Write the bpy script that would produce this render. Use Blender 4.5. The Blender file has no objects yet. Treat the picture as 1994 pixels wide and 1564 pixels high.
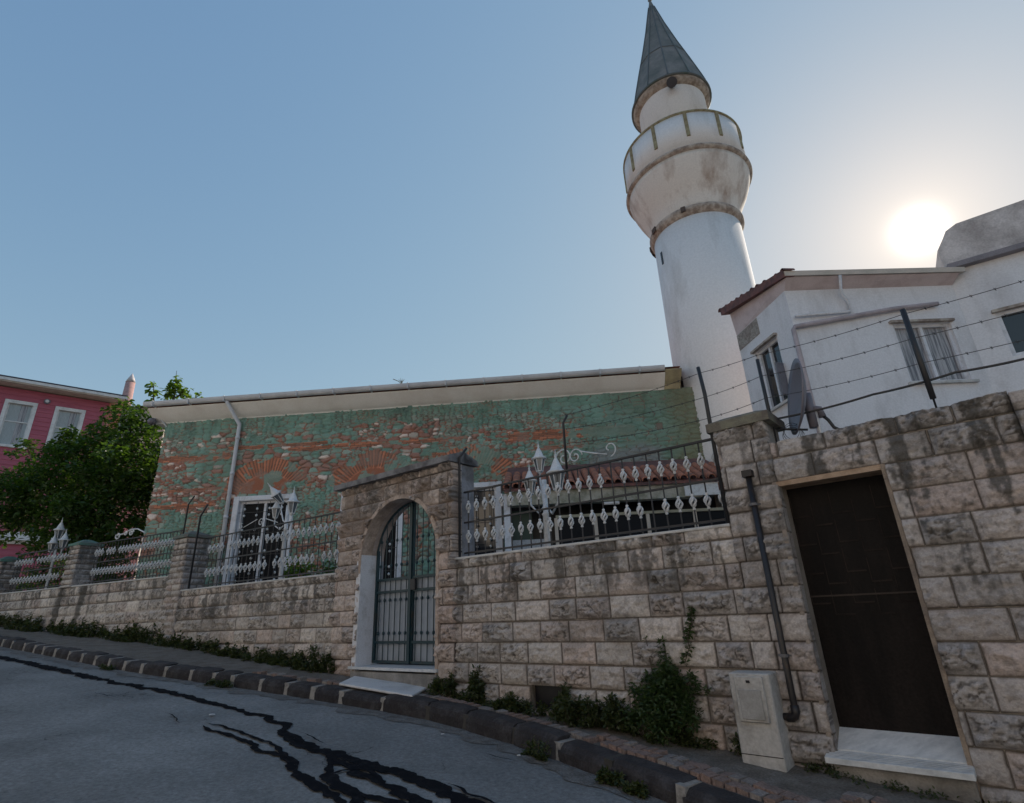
import bpy, math, random
import numpy as np
from mathutils import Vector, Matrix
random.seed(7)
scn = bpy.context.scene
COL = bpy.context.collection

# ------------------------------------------------------------------ camera
PW, PH = 1994.0, 1564.0
CX, CY, FPX = 997.0, 782.0, 1060.0
EYE = np.array([0.0, 0.0, 1.6])
_up = np.array([880.0 - CX, -(-1950.0 - CY), -FPX]); _up /= np.linalg.norm(_up)
_fw = np.array([0, 0, -1.0]); _fw = _fw - _up * (_fw @ _up); _fw /= np.linalg.norm(_fw)
RC = np.stack([np.cross(_fw, _up), _fw, _up], 1)          # world -> camera
camd = bpy.data.cameras.new('camera'); cam = bpy.data.objects.new('camera', camd); COL.objects.link(cam)
camd.sensor_fit = 'HORIZONTAL'; camd.sensor_width = 36.0; camd.lens = 36.0 * FPX / PW
camd.clip_start = 0.05; camd.clip_end = 2000
m4 = Matrix([list(RC.T[i]) + [EYE[i]] for i in range(3)] + [[0, 0, 0, 1]])
cam.matrix_world = m4
scn.camera = cam

# ------------------------------------------------------------------ world, sun, exposure
SUN_AZ, SUN_EL = 42.5, 29.0
sd = Vector((math.sin(math.radians(SUN_AZ)) * math.cos(math.radians(SUN_EL)),
             math.cos(math.radians(SUN_AZ)) * math.cos(math.radians(SUN_EL)), math.sin(math.radians(SUN_EL))))
wd = bpy.data.worlds.new('World'); scn.world = wd; wd.use_nodes = True
nt = wd.node_tree; nt.nodes.clear()
wo = nt.nodes.new('ShaderNodeOutputWorld'); bg = nt.nodes.new('ShaderNodeBackground')
sky = nt.nodes.new('ShaderNodeTexSky'); sky.sky_type = 'NISHITA'; sky.sun_disc = False
sky.sun_elevation = math.radians(SUN_EL); sky.sun_rotation = math.radians(SUN_AZ)
sky.air_density = 1.0; sky.dust_density = 0.28; sky.ozone_density = 1.6; sky.altitude = 20
SKY_STR = 0.15
bg.inputs['Strength'].default_value = SKY_STR
# the sun's own disc and aureole (the sun is inside the picture)
tc = nt.nodes.new('ShaderNodeTexCoord')
dp = nt.nodes.new('ShaderNodeVectorMath'); dp.operation = 'DOT_PRODUCT'; dp.inputs[1].default_value = sd
nt.links.new(tc.outputs['Generated'], dp.inputs[0])
def mth(op, a, b=None):
    n = nt.nodes.new('ShaderNodeMath'); n.operation = op
    for i, v in enumerate((a, b)):
        if v is None: continue
        if isinstance(v, (int, float)): n.inputs[i].default_value = v
        else: nt.links.new(v, n.inputs[i])
    return n.outputs[0]
ang = mth('ARCCOSINE', mth('MINIMUM', dp.outputs['Value'], 0.999999))
g1 = mth('MULTIPLY', mth('EXPONENT', mth('MULTIPLY', mth('POWER', mth('DIVIDE', ang, math.radians(1.3)), 2.0), -1.0)), 8.0)
g2 = mth('MULTIPLY', mth('EXPONENT', mth('DIVIDE', ang, -math.radians(4.2))), 2.2)
g3 = mth('MULTIPLY', mth('EXPONENT', mth('DIVIDE', ang, -math.radians(15.0))), .35)
def vscale(val, col):
    n = nt.nodes.new('ShaderNodeVectorMath'); n.operation = 'SCALE'; n.inputs[0].default_value = col
    nt.links.new(val, n.inputs['Scale']); return n.outputs[0]
def vadd(a, b):
    n = nt.nodes.new('ShaderNodeVectorMath'); n.operation = 'ADD'; nt.links.new(a, n.inputs[0]); nt.links.new(b, n.inputs[1]); return n.outputs[0]
glow = vadd(vadd(vscale(g1, (1, .95, .85)), vscale(g2, (1, .74, .46))), vscale(g3, (1.0, .74, .60)))
# soft shoulder on the sky so that the bright aureole keeps its colour
def vop(op, a, b):
    n = nt.nodes.new('ShaderNodeVectorMath'); n.operation = op
    for i, v in enumerate((a, b)):
        if isinstance(v, tuple): n.inputs[i].default_value = v
        else: nt.links.new(v, n.inputs[i])
    return n.outputs[0]
sk = vop('MULTIPLY', sky.outputs[0], (1.08, 1.46, 2.25))
sk = vop('DIVIDE', sk, vop('ADD', vop('MULTIPLY', sk, (.275, .30, .325)), (1, 1, 1)))
nt.links.new(vadd(sk, glow), bg.inputs['Color'])
nt.links.new(bg.outputs[0], wo.inputs[0])
sl = bpy.data.lights.new('sun', 'SUN'); sl.energy = 3.0; sl.angle = math.radians(0.5); sl.color = (1, .9, .76)
so = bpy.data.objects.new('sun', sl); COL.objects.link(so)
so.rotation_euler = (-sd).to_track_quat('-Z', 'Y').to_euler()
scn.view_settings.view_transform = 'Standard'; scn.view_settings.look = 'None'
scn.view_settings.exposure = 0.72; scn.view_settings.gamma = 1
scn.render.resolution_x = 1024; scn.render.resolution_y = 803

# ------------------------------------------------------------------ geometry helpers
def ray(px, py):
    return RC.T @ np.array([px - CX, -(py - CY), -FPX])
def at(px, py, Y):
    d = ray(px, py); return EYE + d * Y / d[1]
class Frame:
    """vertical plane: s to the right seen from the street, z up, d towards the street"""
    def __init__(s, P, az):
        a = math.radians(az + 180); s.P = np.array(P[:2], float)
        s.r = np.array([math.sin(a), math.cos(a)]); n = np.array([-s.r[1], s.r[0]])
        if n @ (EYE[:2] - s.P) < 0: n = -n
        s.n = n
    def px(s, x, y, d=0.0):
        r = ray(x, y); P = s.P + s.n * d
        t = (s.n @ (P - EYE[:2])) / (s.n @ r[:2]); q = EYE + t * r
        return float(s.r @ (q[:2] - s.P)), float(q[2])
    def w(s, a, d, z):
        p = s.P + s.r * a + s.n * d; return (float(p[0]), float(p[1]), float(z))
    def wa(s, a, d, z):
        p = s.P[None] + np.outer(a, s.r) + np.outer(d, s.n); return np.column_stack([p, z])
ORG = {}
class MB:
    def __init__(s): s.v = []; s.f = []; s.mi = []
    def add(s, vs, fs, mi=0):
        o = len(s.v); s.v += [tuple(v) for v in vs]; s.f += [tuple(i + o for i in f) for f in fs]; s.mi += [mi] * len(fs); return s
    def box(s, F, s0, s1, z0, z1, d0, d1, mi=0):
        P = [F.w(a, d, z) for a in (s0, s1) for d in (d0, d1) for z in (z0, z1)]
        return s.add(P, [(0, 1, 3, 2), (4, 6, 7, 5), (0, 4, 5, 1), (2, 3, 7, 6), (0, 2, 6, 4), (1, 5, 7, 3)], mi)
    def hexa(s, P, mi=0):   # 8 points: bottom 4 ccw, top 4
        return s.add(P, [(3, 2, 1, 0), (4, 5, 6, 7), (0, 1, 5, 4), (1, 2, 6, 5), (2, 3, 7, 6), (3, 0, 4, 7)], mi)
    def poly(s, pts, n_off, mi=0):   # extrude polygon pts (3d) by vector n_off
        n = len(pts); A = [tuple(p) for p in pts]; B = [tuple(np.array(p) + n_off) for p in pts]
        fs = [tuple(range(n)), tuple(range(2 * n - 1, n - 1, -1))] + [(i, n + i, n + (i + 1) % n, (i + 1) % n) for i in range(n)]
        return s.add(A + B, fs, mi)
    def tube(s, pts, r, n=8, cap=True, mi=0):
        pts = [np.array(p, float) for p in pts]; rs = r if isinstance(r, (list, tuple)) else [r] * len(pts)
        o = len(s.v); fs = []; vs = []
        ref = None
        for i, p in enumerate(pts):
            t = pts[min(i + 1, len(pts) - 1)] - pts[max(i - 1, 0)]; t = t / (np.linalg.norm(t) + 1e-9)
            if ref is None:
                ref = np.array([0, 0, 1.0]) if abs(t[2]) < .9 else np.array([1.0, 0, 0])
            a = np.cross(t, ref); a /= np.linalg.norm(a) + 1e-9; b = np.cross(a, t); ref = b
            for k in range(n):
                th = 2 * math.pi * k / n + math.pi / n
                vs.append(p + rs[i] * (math.cos(th) * a + math.sin(th) * b))
        for i in range(len(pts) - 1):
            for k in range(n):
                fs.append((i * n + k, i * n + (k + 1) % n, (i + 1) * n + (k + 1) % n, (i + 1) * n + k))
        if cap:
            fs.append(tuple(range(n))[::-1]); fs.append(tuple((len(pts) - 1) * n + k for k in range(n)))
        return s.add(vs, fs, mi)
    def lathe(s, c, prof, n=24, mi=0, phase=0.0):
        vs = []; fs = []; m = len(prof)
        for r, z in prof:
            for k in range(n):
                th = 2 * math.pi * k / n + phase; vs.append((c[0] + r * math.cos(th), c[1] + r * math.sin(th), c[2] + z))
        for i in range(m - 1):
            for k in range(n): fs.append((i * n + k, i * n + (k + 1) % n, (i + 1) * n + (k + 1) % n, (i + 1) * n + k))
        fs.append(tuple(range(n))[::-1]); fs.append(tuple((m - 1) * n + k for k in range(n)))
        return s.add(vs, fs, mi)
def setp(o, label=None, cat=None, group=None, kind=None):
    if label: o['label'] = label
    if cat: o['category'] = cat
    if group: o['group'] = group
    if kind: o['kind'] = kind
    return o
def link_mesh(name, V, Fc, mats, parent=None, smooth=False, mi=None, cols=None, org=None):
    V = np.asarray(V, float)
    if org is None:
        org = np.array([(V[:, 0].min() + V[:, 0].max()) / 2, (V[:, 1].min() + V[:, 1].max()) / 2, V[:, 2].min()])
    V = V - org
    me = bpy.data.meshes.new(name)
    if isinstance(Fc, np.ndarray):
        k = Fc.shape[1]; me.vertices.add(len(V)); me.vertices.foreach_set('co', V.ravel())
        me.loops.add(Fc.size); me.loops.foreach_set('vertex_index', Fc.ravel().astype(np.int32))
        me.polygons.add(len(Fc)); me.polygons.foreach_set('loop_start', (np.arange(len(Fc)) * k).astype(np.int32))
        me.update(calc_edges=True)
    else:
        me.from_pydata([tuple(v) for v in V], [], Fc)
    if not isinstance(mats, (list, tuple)): mats = [mats]
    for m in mats: me.materials.append(m)
    if mi is not None and len(mats) > 1: me.polygons.foreach_set('material_index', np.array(mi, np.int32))
    me.polygons.foreach_set('use_smooth', np.full(len(me.polygons), smooth))
    if cols is not None:
        a = me.color_attributes.new('Col', 'FLOAT_COLOR', 'POINT')
        c = np.ones((len(V), 4)); c[:, :cols.shape[1]] = cols; a.data.foreach_set('color', c.ravel())
    me.update()
    o = bpy.data.objects.new(name, me); COL.objects.link(o)
    po = ORG.get(parent.name, np.zeros(3)) if parent else np.zeros(3)
    o.parent = parent; o.location = org - po; ORG[o.name] = org
    return o
def build(name, mb, mats, parent=None, smooth=False, **kw):
    return link_mesh(name, mb.v, mb.f, mats, parent, smooth, mb.mi, **kw)
def thing(name, label, cat, loc, group=None):
    o = bpy.data.objects.new(name, None); COL.objects.link(o); o.location = loc; o.empty_display_size = .2
    ORG[o.name] = np.array(loc, float); return setp(o, label, cat, group)
def clone(o, parent, delta=(0, 0, 0), name=None):
    c = o.copy(); COL.objects.link(c); c.parent = parent; c.location = Vector(o.location) + Vector(delta)
    ORG[c.name] = ORG.get(o.name, np.zeros(3)) + np.array(delta); return c

# ------------------------------------------------------------------ noise (numpy)
def _h(ix, iy, seed):
    h = (ix.astype(np.int64) * 374761393 + iy.astype(np.int64) * 668265263 + seed * 974634777) & 0xffffffff
    h = ((h ^ (h >> 13)) * 1274126177) & 0xffffffff
    h = ((h ^ (h >> 16)) * 2246822519) & 0xffffffff
    return ((h ^ (h >> 15)) & 0xffffff) / float(0xffffff)
def vn(x, y, seed=0):
    ix = np.floor(x); iy = np.floor(y); fx = x - ix; fy = y - iy
    fx = fx * fx * (3 - 2 * fx); fy = fy * fy * (3 - 2 * fy)
    a = _h(ix, iy, seed); b = _h(ix + 1, iy, seed); c = _h(ix, iy + 1, seed); d = _h(ix + 1, iy + 1, seed)
    return (a * (1 - fx) + b * fx) * (1 - fy) + (c * (1 - fx) + d * fx) * fy
def fbm(x, y, seed=0, o=4):
    r = 0; a = .5; t = 0
    for i in range(o):
        r = r + a * vn(x, y, seed + i * 7); t += a; a *= .5; x = x * 2.03 + 3.1; y = y * 2.03 + 1.7
    return r / t
def ridge(x, y, seed=0, o=4):
    r = 0; a = .5; t = 0
    for i in range(o):
        r = r + a * (1 - np.abs(2 * vn(x, y, seed + i * 7) - 1)); t += a; a *= .55; x = x * 2.1 + 3.1; y = y * 2.1 + 1.7
    return r / t
def sstep(a, b, x):
    t = np.clip((x - a) / (b - a), 0, 1); return t * t * (3 - 2 * t)
def mixc(c, k, t):
    return c * (1 - t[:, None]) + np.array(k)[None] * t[:, None]
def cells(x, y, seed=0):
    """jittered cells: returns distance to border-ish (f2-f1), cell hash"""
    ix = np.floor(x); iy = np.floor(y)
    f1 = np.full(x.shape, 9.); f2 = np.full(x.shape, 9.); hx = np.zeros(x.shape); hy = np.zeros(x.shape)
    for dx in (-1, 0, 1):
        for dy in (-1, 0, 1):
            cx = ix + dx; cy = iy + dy
            ox = cx + .15 + .7 * _h(cx, cy, seed); oy = cy + .15 + .7 * _h(cx, cy, seed + 1)
            d = np.hypot(x - ox, y - oy); m = d < f1
            f2 = np.where(m, f1, np.minimum(f2, d)); hx = np.where(m, cx, hx); hy = np.where(m, cy, hy); f1 = np.where(m, d, f1)
    return f2 - f1, _h(hx, hy, seed + 5), _h(hx, hy, seed + 9), f1

def relief(name, F, s0, s1, z0, z1, res, fn, mat, parent=None, hole=None, skirt=.06, zfn=None):
    ns = max(2, int((s1 - s0) / res) + 1); nz = max(2, int((z1 - z0) / res) + 1)
    S, Z = np.meshgrid(np.linspace(s0, s1, ns), np.linspace(z0, z1, nz)); s = S.ravel(); z = Z.ravel()
    d, c = fn(s, z)
    V = F.wa(s, d, z)
    idx = np.arange(ns * nz).reshape(nz, ns)
    q = np.stack([idx[:-1, :-1], idx[:-1, 1:], idx[1:, 1:], idx[1:, :-1]], -1).reshape(-1, 4)
    if hole is not None:
        cs = s[q].mean(1); cz = z[q].mean(1); q = q[~hole(cs, cz)]
    # skirt round the outer border
    loop = np.concatenate([idx[0, :], idx[1:, -1], idx[-1, -2::-1], idx[-2:0:-1, 0]])
    B = F.wa(s[loop], np.full(len(loop), -skirt), z[loop]); o = len(V); n = len(loop)
    sk = np.stack([loop, np.arange(n) + o, (np.arange(n) + 1) % n + o, np.roll(loop, -1)], -1)
    V = np.vstack([V, B]); c = np.vstack([c, c[loop]]); q = np.vstack([q, sk])
    return link_mesh(name, V, q.astype(np.int32), mat, parent, True, cols=np.clip(c, 0, 1))

# ------------------------------------------------------------------ materials
def newmat(name):
    m = bpy.data.materials.new(name); m.use_nodes = True; return m, m.node_tree, m.node_tree.nodes['Principled BSDF']
def attr_mat(name, rough=.9, bump=.4, scale=60., amt=.25, dist=.01):
    m, t, p = newmat(name)
    a = t.nodes.new('ShaderNodeAttribute'); a.attribute_name = 'Col'
    tc = t.nodes.new('ShaderNodeTexCoord'); n = t.nodes.new('ShaderNodeTexNoise'); n.inputs['Scale'].default_value = scale
    n.inputs['Detail'].default_value = 6; n.inputs['Roughness'].default_value = .65
    t.links.new(tc.outputs['Object'], n.inputs['Vector'])
    mr = t.nodes.new('ShaderNodeMapRange'); mr.inputs['From Min'].default_value = .3; mr.inputs['From Max'].default_value = .7
    mr.inputs['To Min'].default_value = 1 - amt; mr.inputs['To Max'].default_value = 1 + amt; t.links.new(n.outputs['Fac'], mr.inputs['Value'])
    s = t.nodes.new('ShaderNodeVectorMath'); s.operation = 'SCALE'; t.links.new(a.outputs['Color'], s.inputs[0]); t.links.new(mr.outputs[0], s.inputs['Scale'])
    t.links.new(s.outputs[0], p.inputs['Base Color'])
    b = t.nodes.new('ShaderNodeBump'); b.inputs['Strength'].default_value = bump; b.inputs['Distance'].default_value = dist
    t.links.new(n.outputs['Fac'], b.inputs['Height']); t.links.new(b.outputs[0], p.inputs['Normal'])
    p.inputs['Roughness'].default_value = rough; return m
def mat(name, col, rough=.7, c2=None, scale=3., lo=.45, hi=.65, bump=0., bscale=80., metal=0., fine=.12, stretch=None, spec=None):
    m, t, p = newmat(name)
    tc = t.nodes.new('ShaderNodeTexCoord'); mp = t.nodes.new('ShaderNodeMapping'); t.links.new(tc.outputs['Object'], mp.inputs['Vector'])
    if stretch: mp.inputs['Scale'].default_value = stretch
    n = t.nodes.new('ShaderNodeTexNoise'); n.inputs['Scale'].default_value = scale; n.inputs['Detail'].default_value = 8; n.inputs['Roughness'].default_value = .62
    t.links.new(mp.outputs[0], n.inputs['Vector'])
    cr = t.nodes.new('ShaderNodeMapRange'); cr.inputs['From Min'].default_value = lo; cr.inputs['From Max'].default_value = hi; t.links.new(n.outputs['Fac'], cr.inputs['Value'])
    mx = t.nodes.new('ShaderNodeMix'); mx.data_type = 'RGBA'; mx.inputs['A'].default_value = (*col, 1); mx.inputs['B'].default_value = (*(c2 or [c * .75 for c in col]), 1)
    t.links.new(cr.outputs[0], mx.inputs['Factor'])
    f = t.nodes.new('ShaderNodeTexNoise'); f.inputs['Scale'].default_value = bscale; f.inputs['Detail'].default_value = 5; t.links.new(tc.outputs['Object'], f.inputs['Vector'])
    mr = t.nodes.new('ShaderNodeMapRange'); mr.inputs['From Min'].default_value = .3; mr.inputs['From Max'].default_value = .7
    mr.inputs['To Min'].default_value = 1 - fine; mr.inputs['To Max'].default_value = 1 + fine; t.links.new(f.outputs['Fac'], mr.inputs['Value'])
    s = t.nodes.new('ShaderNodeVectorMath'); s.operation = 'SCALE'; t.links.new(mx.outputs['Result'], s.inputs[0]); t.links.new(mr.outputs[0], s.inputs['Scale'])
    t.links.new(s.outputs[0], p.inputs['Base Color'])
    if bump:
        b = t.nodes.new('ShaderNodeBump'); b.inputs['Strength'].default_value = bump; b.inputs['Distance'].default_value = .01
        t.links.new(f.outputs['Fac'], b.inputs['Height']); t.links.new(b.outputs[0], p.inputs['Normal'])
    p.inputs['Roughness'].default_value = rough; p.inputs['Metallic'].default_value = metal
    if spec is not None: p.inputs['Specular IOR Level'].default_value = spec
    return m
def leaf_mat(name, c1, c2, trans=.45):
    m, t, p = newmat(name)
    g = t.nodes.new('ShaderNodeNewGeometry'); mx = t.nodes.new('ShaderNodeMix'); mx.data_type = 'RGBA'
    mx.inputs['A'].default_value = (*c1, 1); mx.inputs['B'].default_value = (*c2, 1); t.links.new(g.outputs['Random Per Island'], mx.inputs['Factor'])
    t.links.new(mx.outputs['Result'], p.inputs['Base Color']); p.inputs['Roughness'].default_value = .45
    tr = t.nodes.new('ShaderNodeBsdfTranslucent'); ms = t.nodes.new('ShaderNodeMixShader'); ms.inputs[0].default_value = trans
    v = t.nodes.new('ShaderNodeVectorMath'); v.operation = 'MULTIPLY'; v.inputs[1].default_value = (1.9, 1.9, .5); t.links.new(mx.outputs['Result'], v.inputs[0])
    t.links.new(v.outputs[0], tr.inputs['Color'])
    t.links.new(p.outputs[0], ms.inputs[1]); t.links.new(tr.outputs[0], ms.inputs[2])
    t.links.new(ms.outputs[0], t.nodes['Material Output'].inputs['Surface']); return m
M = dict(
    stone=attr_mat('rock_faced_stone', .92, .8, 55, .22, .012),
    rubble=attr_mat('painted_rubble', .88, .6, 45, .16, .015),
    cement=mat('old_cement', (.30, .29, .28), .95, (.14, .135, .13), 2.5, .4, .65, .6, 60),
    coping=mat('white_coping', (.55, .54, .53), .7, (.36, .35, .34), 5, .5, .7, .2),
    stone_core=mat('wall_core', (.26, .23, .2), .95, (.16, .14, .12), 4, bump=.5),
    marble=mat('grey_white_marble', (.62, .64, .66), .5, (.44, .47, .50), 3, .4, .7, .05, 40, stretch=(1, 6, 6), fine=.05),
    plaster_white=mat('white_plaster', (.72, .71, .74), .9, (.44, .42, .43), 1.4, .52, .82, .4, 30, fine=.07, stretch=(1, 1, .35)),
    minaret=mat('minaret_plaster', (.75, .72, .71), .9, (.46, .42, .39), 1.3, .53, .84, .3, 20, fine=.06, stretch=(1, 1, .3)),
    minaret_cup=mat('stained_plaster', (.70, .65, .61), .9, (.40, .31, .26), 1.3, .48, .72, .2, 20, fine=.06, stretch=(1.6, 1.6, .5)),
    ledge=mat('weathered_ledge', (.48, .42, .37), .95, (.24, .19, .16), 5, .4, .6, .4, 40),
    mossy=mat('mossy_strip', (.33, .31, .20), .95, (.22, .17, .1), 6, .4, .6, .4, 40),
    lead=mat('lead_sheet', (.23, .225, .22), .8, (.12, .135, .13), 1.6, .4, .65, .1, 30, metal=.1, fine=.08),
    copper=mat('green_edge', (.10, .22, .18), .7, (.06, .09, .08), 4),
    cove=mat('cream_cove', (.84, .81, .77), .85, (.74, .69, .64), 1.3, .45, .7, .1, 30, fine=.04),
    cove_old=mat('yellowed_plaster', (.42, .36, .22), .9, (.24, .21, .14), 2.5, .4, .65, .3),
    gutter=mat('grey_gutter', (.56, .56, .58), .55, (.44, .44, .46), 2, .4, .7, fine=.04),
    pvc=mat('grey_pvc', (.56, .57, .61), .5, (.44, .45, .48), 3, .5, .7, fine=.04),
    tile=mat('clay_tile', (.44, .16, .09), .85, (.22, .10, .07), 7, .4, .62, .3),
    tile_dark=mat('dark_clay_tile', (.20, .09, .08), .9, (.10, .06, .06), 6, .4, .62, .3),
    iron=mat('black_iron', (.022, .022, .026), .5, (.05, .03, .02), 9, .6, .75),
    white_iron=mat('white_painted_iron', (.62, .63, .65), .5, (.42, .42, .42), 14, .5, .7),
    gate_iron=mat('blue_green_iron', (.010, .036, .048), .45, (.03, .03, .028), 7, .55, .7),
    gate_sheet=mat('grey_sheet', (.30, .34, .40), .5, (.24, .27, .31), 3, fine=.04),
    frame_white=mat('white_frame_paint', (.66, .67, .72), .6, (.46, .46, .48), 6, .5, .7, .1),
    dark_in=mat('dark_interior', (.008, .008, .012), .4, (.02, .02, .025), 3),
    door=mat('dark_brown_door', (.006, .005, .005), .6, (.016, .012, .011), 1.6, .42, .7, .2, 50, stretch=(3, 3, .5), fine=.3, spec=.15),
    reveal=mat('orange_reveal', (.44, .32, .23), .9, (.26, .17, .11), 5, .4, .65, .4),
    pipe=mat('black_pipe', (.018, .016, .018), .45, (.06, .035, .025), 8, .55, .7),
    concrete=mat('pale_concrete', (.44, .43, .42), .9, (.20, .185, .165), 3.5, .46, .74, .4, 40),
    dish=mat('dish_grey', (.16, .15, .18), .5, (.12, .11, .13), 3, fine=.04),
    pink=mat('pink_boards', (.43, .11, .155), .7, (.34, .08, .12), 1.5, .4, .7, fine=.06, stretch=(1, 1, 8)),
    beige=mat('beige_trim', (.55, .48, .42), .8, (.45, .40, .34), 3),
    slate=mat('dark_roof_sheet', (.05, .05, .07), .6),
    curtain=mat('net_curtain', (.42, .46, .48), .9, (.30, .34, .35), 18, .4, .6, stretch=(6, 6, .3)),
    bark=mat('bark', (.10, .08, .065), .95, (.05, .04, .03), 8, bump=.5),
    asphalt=None,
)
def glass_mat(name, col=(.02, .022, .028), rough=.06):
    m, t, p = newmat(name); p.inputs['Base Color'].default_value = (*col, 1); p.inputs['Roughness'].default_value = rough
    p.inputs['Specular IOR Level'].default_value = .8; return m
M['glass'] = glass_mat('window_glass'); M['glass_grey'] = mat('curtained_pane', (.40, .38, .39), .22, (.13, .125, .14), 9, .42, .6, fine=.05, stretch=(3, 3, .15), spec=.6)
M['dull_glass'] = glass_mat('dusty_dark_glass', (.010, .011, .014), .5); M['dull_glass'].node_tree.nodes['Principled BSDF'].inputs['Specular IOR Level'].default_value = .12
M['lamp_glass'] = glass_mat('lamp_pane', (.10, .12, .14), .15)
M['leaf'] = leaf_mat('leaves', (.024, .055, .016), (.065, .115, .028))
M['leaf_small'] = leaf_mat('small_leaves', (.022, .05, .016), (.06, .095, .03), .3)
M['leaf_bright'] = leaf_mat('bright_leaves', (.06, .12, .03), (.11, .17, .04), .5)
M['weed'] = leaf_mat('weed_leaves', (.020, .038, .012), (.065, .08, .028), .3)

# ------------------------------------------------------------------ planes of the place
P1 = at(1617, 1465, 5.05); FR = Frame(P1, -49.5)                       # wall with the dark door
sq, _ = FR.px(1425, 1017); Q1 = FR.w(sq, 0, 0); FM = Frame(Q1, -52.5)  # wall under the long railing (s < 0)
sq2, _ = FM.px(660, 1122); Q2 = FM.w(sq2, 0, 0); FL = Frame(Q2, -56.5)
sq3, _ = FL.px(340, 1157); Q3 = FL.w(sq3, 0, 0); FF = Frame(Q3, -64.0)
FG = Frame(at(300, 950, 14.4), -86.0)                                   # painted rubble building
FW = Frame(at(1562, 700, 9.5), -91.0)                                   # white wing, front
FS = Frame(at(1562, 700, 9.5), -8.0)                                    # white wing, side
FN = Frame(at(1200, 930, 11.6), -88.0)                                  # lean-to front
U = np.array([-.80, .60]); Vv = np.array([.6, .8])
def street_z(x, y):
    a = x * U[0] + y * U[1]; b = x * Vv[0] + y * Vv[1]
    return .08 * a + .02 * b
def ground_px(px, py, off=0.0):
    d = ray(px, py); n = np.array([-(.08 * U[0] + .02 * Vv[0]), -(.08 * U[1] + .02 * Vv[1]), 1.0])
    t = (off - n @ EYE) / (n @ d); return EYE + t * d

# ------------------------------------------------------------------ ground sheets
gx = np.concatenate([np.linspace(-400, -45, 12), np.linspace(-40, 40, 41), np.linspace(45, 400, 12)])
X, Y = np.meshgrid(gx, gx); a = X * U[0] + Y * U[1]; b = X * Vv[0] + Y * Vv[1]
Zg = .08 * np.clip(a, -30, 60) + .02 * np.clip(b, -20, 20) - .35
Vg = np.column_stack([X.ravel(), Y.ravel(), Zg.ravel()]); n = len(gx); idx = np.arange(n * n).reshape(n, n)
qg = np.stack([idx[:-1, :-1], idx[:-1, 1:], idx[1:, 1:], idx[1:, :-1]], -1).reshape(-1, 4)
setp(link_mesh('ground', Vg, qg.astype(np.int32), mat('earth', (.12, .10, .07), .95, (.07, .06, .04), 1)), kind='structure')

# the kerb line in plan, traced from near to far on the street plane
KB = [ground_px(*q)[:2] for q in [(1700, 1730), (1480, 1645), (1257, 1549), (1163, 1514), (990, 1448), (840, 1406), (712, 1381), (481, 1343), (250, 1310), (50, 1270)]]
KB = [KB[0] + (KB[0] - KB[1]) * 3] + KB; KB = KB + [KB[-1] + (KB[-1] - KB[-2]) / np.linalg.norm(KB[-1] - KB[-2]) * 22]
def resample(P, step):
    P = np.array(P); L = np.concatenate([[0], np.cumsum(np.hypot(*np.diff(P, axis=0).T))]); t = np.arange(0, L[-1], step)
    x = np.interp(t, L, P[:, 0]); y = np.interp(t, L, P[:, 1]); k = np.ones(9) / 9
    xp = np.convolve(np.pad(x, 4, 'edge'), k, 'valid'); yp = np.convolve(np.pad(y, 4, 'edge'), k, 'valid'); return np.column_stack([xp, yp])
KL = resample(KB, .10)
T_ = np.gradient(KL, axis=0); T_ /= np.hypot(T_[:, 0], T_[:, 1])[:, None]
KN = np.column_stack([T_[:, 1], -T_[:, 0]])
if KN[len(KN) // 2] @ Vv < 0: KN = -KN                                 # points from the street to the wall
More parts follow.
